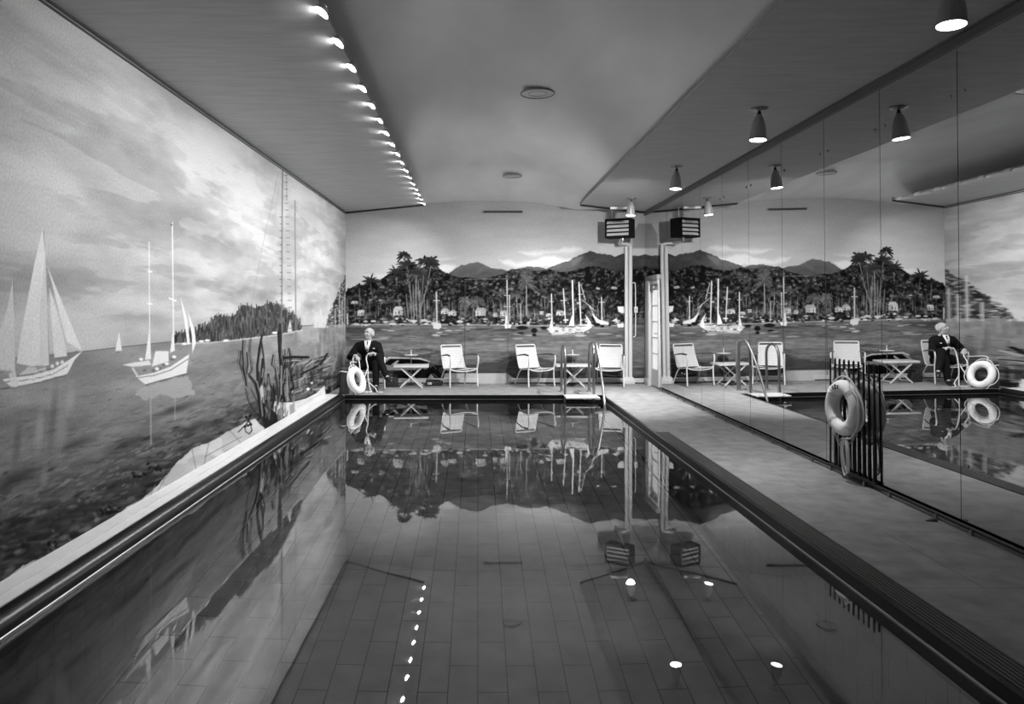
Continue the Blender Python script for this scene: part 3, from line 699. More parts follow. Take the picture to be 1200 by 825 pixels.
    s = MB(); s.prism([(1.784, YF), (XR+.1, YF), (XR+.1, YB), (1.784, 12.68)], ZC, ZC+.022); obj('soffit', s, M['soffit'], ce, smooth=False)
    # dark lines: soffit ends, wall head moulding
    t = MB(); t.prism([(XL, YB), (-.93, 12.68), (-.93, 12.64), (XL, YB-.04)], ZC-.028, ZC+.04); struct(obj('trim_6', t, M['trimdark'], smooth=False), 'dark slanting edge strip of the left soffit', 'trim')
    t = MB(); t.prism([(1.784, 12.68), (XR, YB), (XR, YB-.04), (1.784, 12.64)], ZC-.028, ZC+.04); struct(obj('trim_7', t, M['trimdark'], smooth=False), 'dark slanting edge strip of the right soffit', 'trim')
    t = MB(); t.box((XL, YF, ZC-.04), (XL+.010, YB-.05, ZC-.026)); t.box((XL, YF, ZC-.014), (XL+.016, YB-.05, ZC)); struct(obj('trim_8', t, M['trimdark'], smooth=False), 'dark picture rail above the ship mural', 'trim')
    t = MB(); t.box((XR-.06, YF, ZC-.012), (XR, YB, ZC)); t.box((XR-.04, YF, ZC-.07), (XR+.03, YB, ZC-.012)); struct(obj('trim_9', t, M['headgrey'], smooth=False), 'grey head moulding above the mirrors', 'trim')
    bb = MB(); bb.box((-2.49, YB-.018, .02), (.02, YB, .10)); bb.box((.62, YB-.022, .0), (.62, YB, .0)); bb.box((.60, YB-.018, .02), (XR, YB, .10), .004)
    struct(obj('baseboard_back', bb, M['base'], smooth=False), 'pale skirting along the harbour mural', 'baseboard')
    g = MB(); g.box((.62, YB-.014, 0), (XR, YB, .02)); g.box((-2.49, YB-.014, 0), (0, YB, .02)); struct(obj('trim_10', g, M['gap'], smooth=False), 'black strip standing in for the shadow line under the skirting', 'trim')  # shadow line at the wall foot, built as a black strip
    # mirror wall
    wr = MB(); wr.box((XR+.04, YF, 0), (XR+.10, 12.68, 3.30)); wr.box((XR+.04, 12.68, 2.02), (XR+.10, YB, 3.30)); wr.box((XR+.04, 13.62, 0), (XR+.10, YB, 2.02))
    wall = struct(obj('wall_right', wr, M['gap'], smooth=False), 'side wall faced with tall mirror panels', 'wall')
    def lean(z): return XR+.006-.0095*z
    edges = [4.78+.922*k for k in range(-6, 9)]+[12.68]
    def panel(y0, y1, z0, z1):
        m = MB(); m.add([(lean(z0), y0, z0), (lean(z0), y1, z0), (lean(z1), y1, z1), (lean(z1), y0, z1), (lean(z0)+.006, y0, z0), (lean(z0)+.006, y1, z0), (lean(z1)+.006, y1, z1), (lean(z1)+.006, y0, z1)],
                       [(0,3,2,1),(4,5,6,7),(0,1,5,4),(1,2,6,5),(2,3,7,6),(3,0,4,7)]); return m
    for a, b in zip(edges[:-1], edges[1:]):
        o = obj('mirror_panel', panel(a+.003, b-.003, .055, ZC-.07), M['mirror'], wall, smooth=False)
        for zz in (.42, 2.86):
            for yy in (a+.07, b-.07):
                c = MB(); c.lathe([(0, 0), (.013, .001), (.013, .004), (.009, .007), (0, .008)], (lean(zz), yy, zz), (-1, 0, 0), 12); obj('mirror_clip', c, M['darkchrome'], o)
    obj('mirror_panel', panel(12.683, 13.70, 2.03, ZC-.07), M['mirror'], wall, smooth=False)
    obj('mirror_panel', panel(13.625, 13.70, .055, 2.027), M['mirror'], wall, smooth=False)
    wf = MB(); wf.box((XL-.1, YF-.1, -.3), (XR+.2, YF, 3.6)); struct(obj('wall_front', wf, M['base'], smooth=False), 'plain end wall behind the viewpoint', 'wall')
shell()

# ------------------------------------------------------------------ door in the mirror wall
def door():
    d = MB(); x0, x1 = XR-.045, XR+.04
    d.box((x0, 13.32, 0), (x1, 13.62, 1.93), .006); d.box((x0+.02, 12.68, 0), (x1, 12.735, 1.93), .004); d.box((x0+.01, 12.735, 1.86), (x1, 13.32, 1.93), .004)
    fr = obj('door_1', d, M['doorwhite']); struct(fr, 'narrow white glazed door beside the corner', 'door')
    h = MB(); h.box((x0-.005, 12.68, 1.93), (x1, 13.62, 2.02), .004); obj('header', h, M['trimgrey'], fr, label='grey header panel')
    b = MB(); b.box((x0-.012, 13.31, 0), (x0, 13.63, .12), .003); obj('plinth', b, M['doorwhite'], fr)
    L = MB(); x = XR+.005; y0, y1 = 12.74, 13.315
    L.box((x, y0, .02), (x+.035, y1, .32)); L.box((x, y0, 1.76), (x+.035, y1, 1.86)); L.box((x, y0, .32), (x+.035, y0+.07, 1.76)); L.box((x, y1-.08, .32), (x+.035, y1, 1.76))
    zs = np.linspace(.32, 1.76, 6)
    for zz in zs[1:-1]: L.box((x, y0+.07, zz-.011), (x+.035, y1-.08, zz+.011))
    lf = obj('leaf', L, M['doorwhite'], fr, smooth=False)
    for a, b in zip(zs[:-1], zs[1:]):
        p = MB(); p.box((x+.014, y0+.068, a+.008), (x+.02, y1-.078, b-.008)); obj('pane', p, M['pane'], lf, smooth=False)
    c = MB(); c.box((x-.05, 12.98, 1.78), (x, 13.20, 1.83), .006); c.tube([(x-.03, 13.16, 1.80), (x-.05, 13.0, 1.845), (x-.02, 12.88, 1.85)], .006, 6); obj('closer', c, M['trimgrey'], fr)
    k = MB(); k.tube(smooth_path([(x, 12.775, .98), (x-.05, 12.775, .98), (x-.055, 12.86, .98)], 4), .009, 8); obj('handle', k, M['chrome'], fr)
door()

# ------------------------------------------------------------------ ceiling lamps
def cove():
    words = 'first second third fourth fifth sixth seventh eighth ninth tenth eleventh twelfth thirteenth fourteenth fifteenth sixteenth seventeenth'.split()
    first = None; ax = Vector((-.45, 0, -.89)).normalized()
    for i in range(17):
        d = 12.46-.5065*i
        lab = 'lit cove lamp on the left soffit edge, %s counted from the harbour mural' % words[min(i, 16)]
        if first is None:
            first = thing('cove_lamp', lab, 'lamp', (-.93, d, ZC), 0, 'cove lamps along the left soffit edge')
            c = Vector((-.938, d, ZC-.016)); R1 = .088; e = Vector((.89, 0, -.45)).normalized()
            def squash(m):
                m.v = [tuple(Vector(v)-e*((Vector(v)-c).dot(e)*.60)) for v in m.v]; return m
            h = MB(); h.lathe([(R1-.001, -.001), (R1+.004, .0), (R1*.98, -.012), (R1*.86, -.030), (R1*.5, -.042), (0, -.046)], c, ax, 28); sh = obj('reflector_shell', squash(h), M['vault'], first)
            h = MB(); h.lathe([(R1-.001, -.001), (R1*.95, -.012), (R1*.84, -.028)], c, ax, 28); obj('reflector', squash(h), M['white'], sh, label='white inner reflector')
            b = MB(); b.lathe([(R1*.85, -.026), (R1*.7, -.020), (R1*.4, -.014), (0, -.012)], c, ax, 28); obj('lens', squash(b), M['bulb'], sh, label='lit lens')
            h = MB(); h.tube([c-ax*.035, c-ax*.035+Vector((-.05, 0, .012))], .010, 8); obj('stem', h, M['vault'], first)
        else: dup(first, (-.93, d, ZC), 0, lab)
cove()

SPOT_E = {0: 35, 1: 330, 2: 1250, 3: 650}
def spots():
    labs = ['largest bullet spotlight at the top right, its bright round lens in view', 'aluminium bullet spotlight second nearest in the soffit row, with round plate',
            'small aluminium bullet spotlight, third of the row going away along the soffit', 'smallest bullet spotlight, hanging in front of the white bar above the heater']
    first = None
    for i, d in enumerate((3.86, 6.52, 9.23, 11.95)):
        loc = (2.53, d, ZC); tilt = Vector((-.06, -.03, -1)).normalized()
        if first is None:
            first = thing('ceiling_spotlight', labs[i], 'lamp', loc, 0, 'bullet spotlights along the right soffit')
            p = MB(); p.lathe([(0, 0), (.078, 0), (.078, .008), (.06, .022), (.018, .026), (0, .026)], loc, (0, 0, -1), 24); obj('ceiling_plate', p, M['darkchrome'], first)
            o = Vector(loc)+Vector((0, 0, -.024)); s = MB(); s.tube([o, o+tilt*.03], .013, 10); s.ell(o+tilt*.028, (.02, .02, .02), nu=12, nv=8); obj('swivel', s, M['iron'], first)
            e = o+tilt*.03; sh = MB()
            sh.lathe([(.0, 0), (.016, .0), (.030, .02), (.044, .05), (.056, .09), (.065, .14), (.0705, .19), (.073, .235), (.071, .235), (.0685, .19), (.063, .14), (.05, .09)], e, tilt, 32); shd = obj('shade', sh, M['alu'], first)
            l = MB(); l.lathe([(0, .226), (.05, .227), (.070, .229), (.070, .233), (0, .233)], e, tilt, 28); obj('lens', l, M['lampface'], shd, label='lit lens')
            end = e+tilt*.24-Vector(loc)
        else: dup(first, loc, 0, labs[i])
        L = bpy.data.lights.new('spot_beam', 'SPOT'); L.energy = SPOT_E[i]; L.spot_size = R((110, 125, 115, 145)[i]); L.spot_blend = 1; L.shadow_soft_size = .06
        lo = bpy.data.objects.new('spot_beam', L); C.objects.link(lo); lo.location = Vector(loc)+end; lo.rotation_euler = Vector(((-.3, .1, -1), (-.22, .25, -1), (-.25, .80, -.60), (-.55, .02, -.85))[i]).to_track_quat('-Z', 'Y').to_euler()
spots()

def ceil_z(x, y):
    p = 1-.6*float(sstep(11.3, YB, np.array(y))); t = (x+1.75)/3.60
    return 3.285+.40*max(0, 1-abs(2*t-1)**2.3)*p
def ceiling_bits():
    for px, py, w, lab in ((630, 107, .17, 'nearer of the two round flush ceiling grilles in the vault'), (600, 205, .155, 'farther of the two round flush ceiling grilles in the vault')):
        d = 7.0
        for _ in range(20):
            p = at(px, py, d); zc = ceil_z(p.x, d); d = (zc-EYE)*FPX/(VY-py)
        p = at(px, py, d); zc = ceil_z(p.x, p.y)-.024
        t = thing('ceiling_grille', lab, 'ceiling grille', (p.x, p.y, zc), 0, 'round flush ceiling grilles')
        m = MB(); m.torus((p.x, p.y, zc), (0, 0, 1), w, .007, 40, 8); obj('rim', m, M['trimgrey'], t)
        m = MB(); m.lathe([(0, 0), (w, 0), (w, .012), (0, .012)], (p.x, p.y, zc), (0, 0, 1), 40); obj('disc', m, M['vault'], t)
        m = MB(); m.torus((p.x, p.y, zc), (0, 0, 1), w*.55, .004, 32, 6); obj('inner_rim', m, M['trimgrey'], t)
    a, b = at(566, 248, YB-.03), at(613, 248, YB-.03)
    t = thing('wall_vent', 'long thin dark vent slot at the top of the harbour mural', 'vent', (a.x, YB, a.z), 0)
    m = MB(); m.box((a.x, YB-.045, a.z-.025), (b.x, YB-.004, a.z+.02), .004); obj('frame', m, M['trimgrey'], t)
    m = MB(); m.box((a.x+.02, YB-.05, a.z-.018), (b.x-.02, YB-.044, a.z-.006)); m.box((a.x+.02, YB-.05, a.z), (b.x-.02, YB-.044, a.z+.01)); obj('slot', m, M['gap'], t)
ceiling_bits()

# ------------------------------------------------------------------ heater, pipes, conduit
def heater():
    c = Vector((2.57, 13.12, 2.865)); a = R(30)
    t = thing('unit_heater', 'black box heater with four pale louvres hanging in the far corner', 'heater', c-Vector((0,0,.17)), 0)
    f = Vector((-math.sin(a), -math.cos(a), 0)); s = Vector((math.cos(a), -math.sin(a), 0)); u = Vector((0,0,1))
    w, h, dp = .235, .172, .13
    m = MB(); m.obox(c-f*.02, s*w, f*(dp-.02), u*h)
    for sg in (-1, 1): m.obox(c+f*(dp-.02)+s*sg*(w-.014), s*.014, f*.03, u*h); m.obox(c+f*(dp-.02)+u*sg*(h-.012), s*w, f*.03, u*.012)
    obj('case', m, M['blackbox'], t, smooth=False)
    for i in range(4):
        z = c+u*(.105-.072*i)+f*(dp-.012); lv = MB(); k = (f*.5-u*.866)
        lv.obox(z, s*(w-.03), k*.026, (f*.866+u*.5)*.003); obj('louvre', lv, M['louvre'], t, smooth=False)
    for sg in (-1, 1):
        r = MB(); p = c+s*sg*.15; r.tube([p+u*h, Vector((p.x, p.y, ZC+.03))], .006, 8); obj('hanger_rod', r, M['fixture'], t)
    b = MB(); p = at(717, 242.5, 12.75); q = at(737, 244, 12.75); b.obox(((p.x+q.x)/2, 12.9, 3.205), ((q.x-p.x)/2, 0, 0), (0, .025, 0), (0, 0, .02)); obj('hanger_bar', b, M['fixture'], t, smooth=False, label='white hanger bar')
    v = MB(); v.tube([c-u*h+s*.05, c-u*(h+.06)+s*.05], .03, 12); obj('valve', v, M['darkchrome'], t)
    # pipes
    t = thing('heating_pipes', 'pair of tall white heating pipes rising to the black heater', 'pipes', (2.835, YB-.10, 0))
    for x in (2.790, 2.868):
        m = MB(); top = 2.60; pts = [(x, YB-.09, .06), (x, YB-.09, top)]
        if x < 2.8: pts = [(x, YB-.09, .06), (x, YB-.09, 2.58)]
        else: pts = smooth_path([(x, YB-.09, .06), (x, YB-.09, 1.3), (x, YB-.09, 2.50), (x-.02, YB-.095, 2.60), (x-.10, YB-.11, 2.635), (x-.22, YB-.14, 2.64), (2.62, 13.3, 2.64), (2.60, 13.15, 2.66)], 5)
        m.tube(pts, .034, 14); obj('pipe', m, M['white'], t)
    m = MB(); m.tube([(2.83, YB-.075, .1), (2.83, YB-.075, 2.58)], .012, 8); obj('spacer', m, M['trimgrey'], t)
    m = MB(); m.box((2.725, YB-.17, 0), (2.935, YB-.01, .105), .008); m.box((2.74, YB-.155, .105), (2.915, YB-.02, .13), .005); obj('plinth', m, M['white'], t)
    # conduit
    p0 = at(743.0, 331, YB-.03); x = p0.x
    t = thing('switch_conduit', 'slim bent conduit with white switch box between the pipes and the door', 'switch', (x, YB, 1.39))
    m = MB(); m.tube(smooth_path([(x-.02, YB-.01, 1.90), (x, YB-.025, 1.905), (x+.025, YB-.025, 1.86), (x+.03, YB-.025, 1.5), (x+.03, YB-.025, .98), (x+.02, YB-.025, .90), (x-.01, YB-.01, .88)], 5), .008, 8); obj('conduit', m, M['fixture'], t)
    m = MB(); m.box((x+.0, YB-.055, 1.34), (x+.066, YB-.012, 1.45), .006); obj('switch_box', m, M['white'], t)
    m = MB(); m.box((x+.027, YB-.066, 1.385), (x+.039, YB-.055, 1.41)); obj('toggle', m, M['trimdark'], t)
heater()

# ------------------------------------------------------------------ chairs
G_CH = 'white webbed armchairs along the far deck'
def make_chair(loc, rz, label):
    t = thing('pool_armchair', label, 'chair', (0,0,0), 0, G_CH)
    r = .0115
    for sg in (-1, 1):
        x = .265*sg
        m = MB(); m.tube(smooth_path([(x*1.02, -.27, 0), (x, -.25, .20), (x, -.255, .345), (x*1.02, -.285, .46), (x*1.03, -.285, .545), (x*1.02, -.26, .57), (x*1.0, -.22, .575)], 5), [r*1.25]*20+[r]*11, 10); obj('front_leg', m, M['tubing'], t)
        m = MB(); m.tube(smooth_path([(x*.86, .04, .318), (x*.88, .12, .27), (x*.92, .22, .12), (x*.94, .28, 0)], 5), r, 10); obj('rear_leg', m, M['tubing'], t)
        m = MB(); m.tube(smooth_path([(x, -.26, .345), (x*.95, -.1, .325), (x*.86, .06, .315), (x*.80, .165, .33)], 5), r, 10); obj('seat_rail', m, M['tubing'], t)
        m = MB(); m.tube(smooth_path([(x*1.02, -.275, .578), (x*1.0, -.12, .59), (x*.94, .08, .572), (x*.80, .255, .555)], 5), [.009]+[.017]*6+[.013]*5+[.009]*4, 10); obj('armrest', m, M['wood'], t, label='dark wooden armrest')
        for fx, fy in ((x*1.02, -.27), (x*.94, .28)):
            m = MB(); m.lathe([(0, 0), (.016, 0), (.016, .018), (.012, .022)], (fx, fy, 0), (0,0,1), 12); obj('foot_cap', m, M['trimgrey'], t)
    m = MB(); m.tube(smooth_path([(-.265, -.258, .345), (-.2, -.262, .315), (-.1, -.265, .30), (0, -.265, .296), (.1, -.265, .30), (.2, -.262, .315), (.265, -.258, .345)], 4), .010, 10); obj('front_bow', m, M['tubing'], t)
    m = MB(); m.tube([(-.225, .22, .12), (.225, .22, .12)], .008, 8); obj('stretcher', m, M['tubing'], t)
    def bk(u): # back frame side curve: u 0..1 -> (y, z)
        return (.165+.165*u+.02*math.sin(u*math.pi), .325+.415*u)
    m = MB(); pts = [(-.215, *bk(0)), (-.212, *bk(.35)), (-.208, *bk(.7)), (-.204, *bk(.94)), (-.192, *bk(.99)), (-.17, *bk(1.0)), (0, *bk(1.0)), (.17, *bk(1.0)), (.192, *bk(.99)), (.204, *bk(.94)), (.208, *bk(.7)), (.212, *bk(.35)), (.215, *bk(0))]
    m.tube(smooth_path(pts, 4), r, 10); obj('back_frame', m, M['tubing'], t)
    m = MB(); n = 13
    for i in range(n):
        u0 = .0+i*.90/n; u1 = u0+.90/n-.006; (ya, za), (yb, zb) = bk(u0), bk(u1)
        for q in range(6):
            xa, xb = -.213+q*.071, -.213+(q+1)*.071; sa, sb = .018*(1-(xa/.213)**2), .018*(1-(xb/.213)**2)
            m.add([(xa, ya+sa-.014, za), (xb, ya+sb-.014, za), (xb, yb+sb-.014, zb), (xa, yb+sa-.014, zb), (xa, ya+sa-.010, za), (xb, ya+sb-.010, za), (xb, yb+sb-.010, zb), (xa, yb+sa-.010, zb)], [(0,1,2,3),(7,6,5,4),(0,4,5,1),(2,6,7,3)])
    obj('back_webbing', m, M['vinyl'], t, smooth=False)
    m = MB(); n = 12
    for i in range(n):
        y0 = -.25+i*.41/n; y1 = y0+.41/n-.004
        def zz(y, x): return .338-.03*((y+.25)/.41)+.012-.035*(1-(x/.235)**2)*(1-.3*abs(y+.05)/.2)
        for q in range(6):
            xa, xb = -.235+q*.0783, -.235+(q+1)*.0783
            m.add([(xa, y0, zz(y0, xa)), (xb, y0, zz(y0, xb)), (xb, y1, zz(y1, xb)), (xa, y1, zz(y1, xa)), (xa, y0, zz(y0, xa)-.004), (xb, y0, zz(y0, xb)-.004), (xb, y1, zz(y1, xb)-.004), (xa, y1, zz(y1, xa)-.004)], [(0,1,2,3),(7,6,5,4),(0,4,5,1),(2,6,7,3)])
    obj('seat_webbing', m, M['vinyl'], t, smooth=False)
    t.location = loc; t.rotation_euler = (0, 0, rz); return t
ch = make_chair((-1.93, 12.93, 0), R(6), 'white webbed armchair the man in the dark suit sits on')
dup(ch, (-.36, 13.20, 0), R(25), 'white webbed armchair between the rowing boat painting and the pale painted quay')
dup(ch, (1.03, 13.27, 0), R(26), 'white webbed armchair to the left of the folding table behind the pool ladder')
dup(ch, (2.42, 13.32, 0), R(-14), 'white webbed armchair in front of the tall white heating pipes')

# ------------------------------------------------------------------ folding tables and ashtray stands
def make_table(loc, rz, label):
    t = thing('folding_table', label, 'table', (0,0,0), 0, 'low folding tables with crossed legs')
    m = MB(); m.box((-.30, -.20, .375), (.30, .20, .40), .008); obj('table_top', m, M['table'], t)
    m = MB(); m.box((-.31, -.21, .368), (.31, -.198, .402), .003); m.box((-.31, .198, .368), (.31, .21, .402), .003); m.box((-.312, -.21, .368), (-.30, .21, .402), .003); m.box((.30, -.21, .368), (.312, .21, .402), .003); obj('rim', m, M['white'], t)
    for sg in (-1, 1):
        y = .17*sg
        for k in (-1, 1):
            m = MB(); m.obox((0, y+k*.011, .19), (.2*k, 0, .185), (0, .009, 0), Vector((-.185*k, 0, .2)).normalized()*.012); obj('leg', m, M['white'], t, smooth=False)
    for k in (-1, 1):
        m = MB(); m.tube([(k*.175, -.17, .03), (k*.175, .17, .03)], .008, 8); obj('leg_bar', m, M['white'], t)
    t.location = loc; t.rotation_euler = (0,0,rz); return t
tb = make_table((-1.20, 13.12, 0), R(3), 'low pale folding table with crossed legs in front of the painted rowing boat')
dup(tb, (1.74, 13.25, 0), R(-4), 'low pale folding table with crossed legs seen through the pool ladder')

def make_stand(loc, label):
    t = thing('ashtray_stand', label, 'ashtray stand', (0,0,0), 0, 'slim ashtray stands behind the tables')
    m = MB(); m.lathe([(0, 0), (.11, 0), (.11, .006), (.03, .02), (.012, .04), (0, .04)], n=24); obj('base', m, M['iron'], t)
    m = MB(); m.tube([(0,0,.03), (0,0,.55)], .008, 10); obj('pole', m, M['darkchrome'], t)
    m = MB(); m.lathe([(0, .535), (.10, .538), (.128, .552), (.13, .56), (.122, .558), (.09, .547), (0, .545)], n=28); obj('tray', m, M['louvre'], t)
    m = MB(); m.lathe([(.02, .545), (.014, .57), (.008, .60), (.008, .635), (.013, .645), (.006, .652), (0, .653)], n=14); obj('knob', m, M['white'], t)
    t.location = loc; return t
st = make_stand((-1.24, 13.48, 0), 'slim ashtray stand with pale tray behind the table at the painted rowing boat')
dup(st, (1.77, 13.55, 0), 0, 'slim ashtray stand with pale tray behind the table at the pool ladder')

def bags():
    p = at(459, 453.3, 13.12); t = thing('bag', 'dark upright bag on the deck between the seated man and the table', 'bag', (p.x, 13.16, 0), R(8))
    x, y = p.x, 13.16
    m = MB(); m.box((x-.11, y-.07, 0), (x+.11, y+.07, .20), .03); m.tube([(x-.09, y, .205), (x+.09, y, .205)], .028, 12); obj('body', m, M['bag'], t)
    m = MB(); m.tube(smooth_path([(x-.06, y, .21), (x-.05, y, .26), (x, y, .275), (x+.05, y, .26), (x+.06, y, .21)], 4), .008, 8); obj('handle', m, M['bag'], t)
    m = MB(); m.box((x-.02, y-.085, .15), (x+.02, y-.07, .18), .003); obj('clasp', m, M['darkchrome'], t)
    p = at(505, 453.0, 13.2); x, y = p.x+.05, 13.36; t = thing('low_case', 'low dark case with a pale square tag beside the chair and table', 'case', (x, y, 0), R(-5))
    m = MB(); m.box((x-.16, y-.10, 0), (x+.16, y+.10, .085), .025); obj('body', m, M['bag'], t)
    m = MB(); m.box((x-.145, y-.09, .083), (x+.13, y+.085, .105), .01); obj('flap', m, M['bag'], t)
    m = MB(); m.box((x-.12, y-.106, .025), (x-.04, y-.099, .07), .002); obj('tag', m, M['tag'], t, label='pale square tag')
    m = MB(); m.tube(smooth_path([(x+.03, y-.10, .075), (x+.05, y-.135, .08), (x+.12, y-.135, .08), (x+.14, y-.10, .075)], 4), .007, 8); obj('handle', m, M['iron'], t)
bags()

# ------------------------------------------------------------------ pool ladder
def ladder():
    t = thing('pool_ladder', 'chrome pool ladder with a white top step and a long curved grab rail', 'ladder', (1.66, 11.95, 0))
    for x in (1.43, 1.90):
        top = .80 if x < 1.5 else .85
        m = MB(); pts = [(x, 12.40, 0), (x, 12.40, top-.22)]
        for i in range(11):
            a = math.pi*i/10; pts.append((x, 12.14+.26*math.cos(a), top-.20+.20*math.sin(a)))
        pts += [(x, 11.88, top-.3), (x, 11.88, -.5), (x, 11.88, -1.0)]
        m.tube(pts, .022, 14); obj('side_rail', m, M['darkchrome'], t)
        m = MB(); m.lathe([(0, 0), (.05, 0), (.05, .008), (.026, .02)], (x, 12.40, .002), (0,0,1), 18); obj('flange', m, M['chrome'], t)
    m = MB(); m.tube(smooth_path([(1.915, 12.42, .0), (1.915, 12.46, .5), (1.93, 12.36, .80), (1.94, 12.15, .875), (1.94, 11.95, .86), (1.94, 11.72, .72), (1.94, 11.45, .45), (1.94, 11.2, .12), (1.94, 11.08, -.10), (1.94, 11.05, -.6)], 6), .019, 14); obj('grab_rail', m, M['chrome'], t)
    m = MB(); m.box((1.40, 11.50, -.004), (1.94, 11.90, .012), .004)
    for k in range(4): m.box((1.41, 11.53+k*.09, .012), (1.93, 11.59+k*.09, .016), .002)
    obj('top_step', m, M['white'], t, label='white top step')
    for z in (-.30, -.58, -.86):
        m = MB(); m.box((1.44, 11.84, z), (1.89, 11.915, z+.025), .004); obj('tread', m, M['white'], t)
ladder()

# ------------------------------------------------------------------ mirror foot rail, bar rack, grate
def rails():
    t = thing('foot_rail', 'black low pipe rail on short brackets along the mirror foot', 'rail', (XR-.04, 6, 0))
    m = MB(); m.tube([(XR-.020, PN-2, .035), (XR-.020, 12.66, .035)], .012, 10); obj('rail', m, M['iron'], t)
    for k in range(-4, 9):
        for dd in (.0, .36):
            y = 4.62+.922*k+dd; b = MB(); b.lathe([(.013, 0), (.013, .02), (.009, .03), (.009, .04)], (XR-.036, y, 0), (0,0,1), 10); b.tube([(XR-.036, y, .03), (XR-.02, y, .035)], .007, 8); obj('bracket', b, M['darkchrome'], t)
    t = thing('bar_rack', 'rack of ten upright black bars in front of the mirror, life ring hung on it', 'rack', (XR-.07, 6.15, 0))
    ys = [5.776+i*(6.49-5.776)/9 for i in range(10)]; x = XR-.024
    for i, y in enumerate(ys):
        m = MB(); m.tube([(x, y, .048), (x, y, .99)], .0085, 10); m.ell((x, y, .99), (.0085, .0085, .0085), nu=10, nv=6); obj('bar', m, M['iron'], t)
        m = MB(); m.tube([(x, y, .90), (XR-.006, y, .90)], .005, 8); m.lathe([(0, 0), (.011, 0), (.011, .004), (.005, .007)], (XR-.004, y, .90), (-1,0,0), 12); obj('standoff', m, M['chrome'], t)
    m = MB(); m.box((x-.008, 5.75, .048), (x+.008, 6.515, .058)); obj('foot_bar', m, M['iron'], t, smooth=False)
    m = MB(); m.tube(smooth_path([(x-.004, 6.14, .90), (x-.03, 6.14, .89), (x-.045, 6.14, .91)], 4), .006, 8); obj('hook', m, M['iron'], t)
    # overflow grate set in the deck
    t = thing('overflow_grate', 'dark slotted overflow grate in the deck along the right pool edge', 'grate', (2.135, 4.8, 0))
    m = MB(); m.box((2.062, PN, .0005), (2.215, 8.4, .003)); obj('channel', m, M['gap'], t, smooth=False)
    for k in range(7):
        m = MB(); xx = 2.064+k*.0222; m.box((xx, PN, .002), (xx+.013, 8.4, .008), .002); obj('slat', m, M['grate'], t, smooth=False)
    p = at(1100, 611, 5.0); d = FPX*EYE/(611-VY); x = min(540*d/FPX, XR-.09)
    t = thing('door_wedge', 'small dark wedge lying on the deck against the foot rail', 'wedge', (x, d, 0))
    m = MB(); m.add([(x-.05, d, 0), (x+.02, d-.02, 0), (x+.02, d+.02, 0), (x-.05, d+.005, .005), (x+.02, d-.02, .022), (x+.02, d+.02, .022)], [(0,2,1),(3,4,5),(0,1,4,3),(1,2,5,4),(2,0,3,5)]); obj('body', m, M['trimdark'], t, smooth=False)
    m = MB(); m.torus((x+.023, d, .014), (1,0,0), .007, .0025, 12, 6); obj('loop', m, M['iron'], t)
rails()

# ------------------------------------------------------------------ life rings, bollard, ropes
def ring_thing(c, nrm, label, upv=Vector((0,0,1)), marks=True):
    c = Vector(c); n = Vector(nrm).normalized(); up = (upv-n*upv.dot(n)).normalized(); sd = up.cross(n)
    R0, r0 = .178, .058
    t = thing('life_ring', label, 'life ring', (c.x, c.y, c.z-.236), 0, 'white life rings')
    m = MB(); m.torus(c, n, R0, r0, 56, 20); obj('ring', m, M['ring'], t)
    def p(a, rr, off=0): return c+(sd*math.sin(a)+up*math.cos(a))*rr+n*off
    for i in range(4):
        a = math.pi/4+i*math.pi/2; m = MB(); pts = []
        for k in range(17):
            b = 2*math.pi*k/16; pts.append(p(a, R0+math.cos(b)*(r0+.003), math.sin(b)*(r0+.003)))
        for da in (-.07, 0, .07):
            m.tube([p(a+da, R0+math.cos(2*math.pi*k/16)*(r0+.001), math.sin(2*math.pi*k/16)*(r0+.001)) for k in range(16)], .004, 6, closed=True)
        obj('binding', m, M['ring'], t)
    g = MB(); 
    for i in range(4):
        a0 = math.pi/4+i*math.pi/2; pts = []
        for k in range(13):
            u = k/12; sag = .045*math.sin(math.pi*u); pts.append(p(a0+u*math.pi/2, R0+r0+.006+sag, .0)-Vector((0,0,.02*math.sin(math.pi*u))))
        g.tube(pts, .0075, 8)
    obj('grab_line', g, M['rope'], t)
    if marks:
        m = MB()
        for a, kind in ((-.42, 'bar'), (-.20, 'o'), (.02, 'bar'), (.75, 'dot')):
            ctr = p(a, R0, r0*.99); e1 = (p(a+.01, R0)-p(a, R0)).normalized(); e2 = (p(a, R0+.01)-p(a, R0)).normalized()
            if kind == 'bar': m.obox(ctr, e1*.006, e2*.016, n*.003)
            elif kind == 'o': m.tube([ctr+e1*.012*math.cos(2*math.pi*k/16)+e2*.019*math.sin(2*math.pi*k/16) for k in range(16)], .0045, 6, closed=True)
            else: m.obox(ctr, e1*.007, e2*.007, n*.003)
        obj('lettering', m, M['mark'], t)
    return t, p
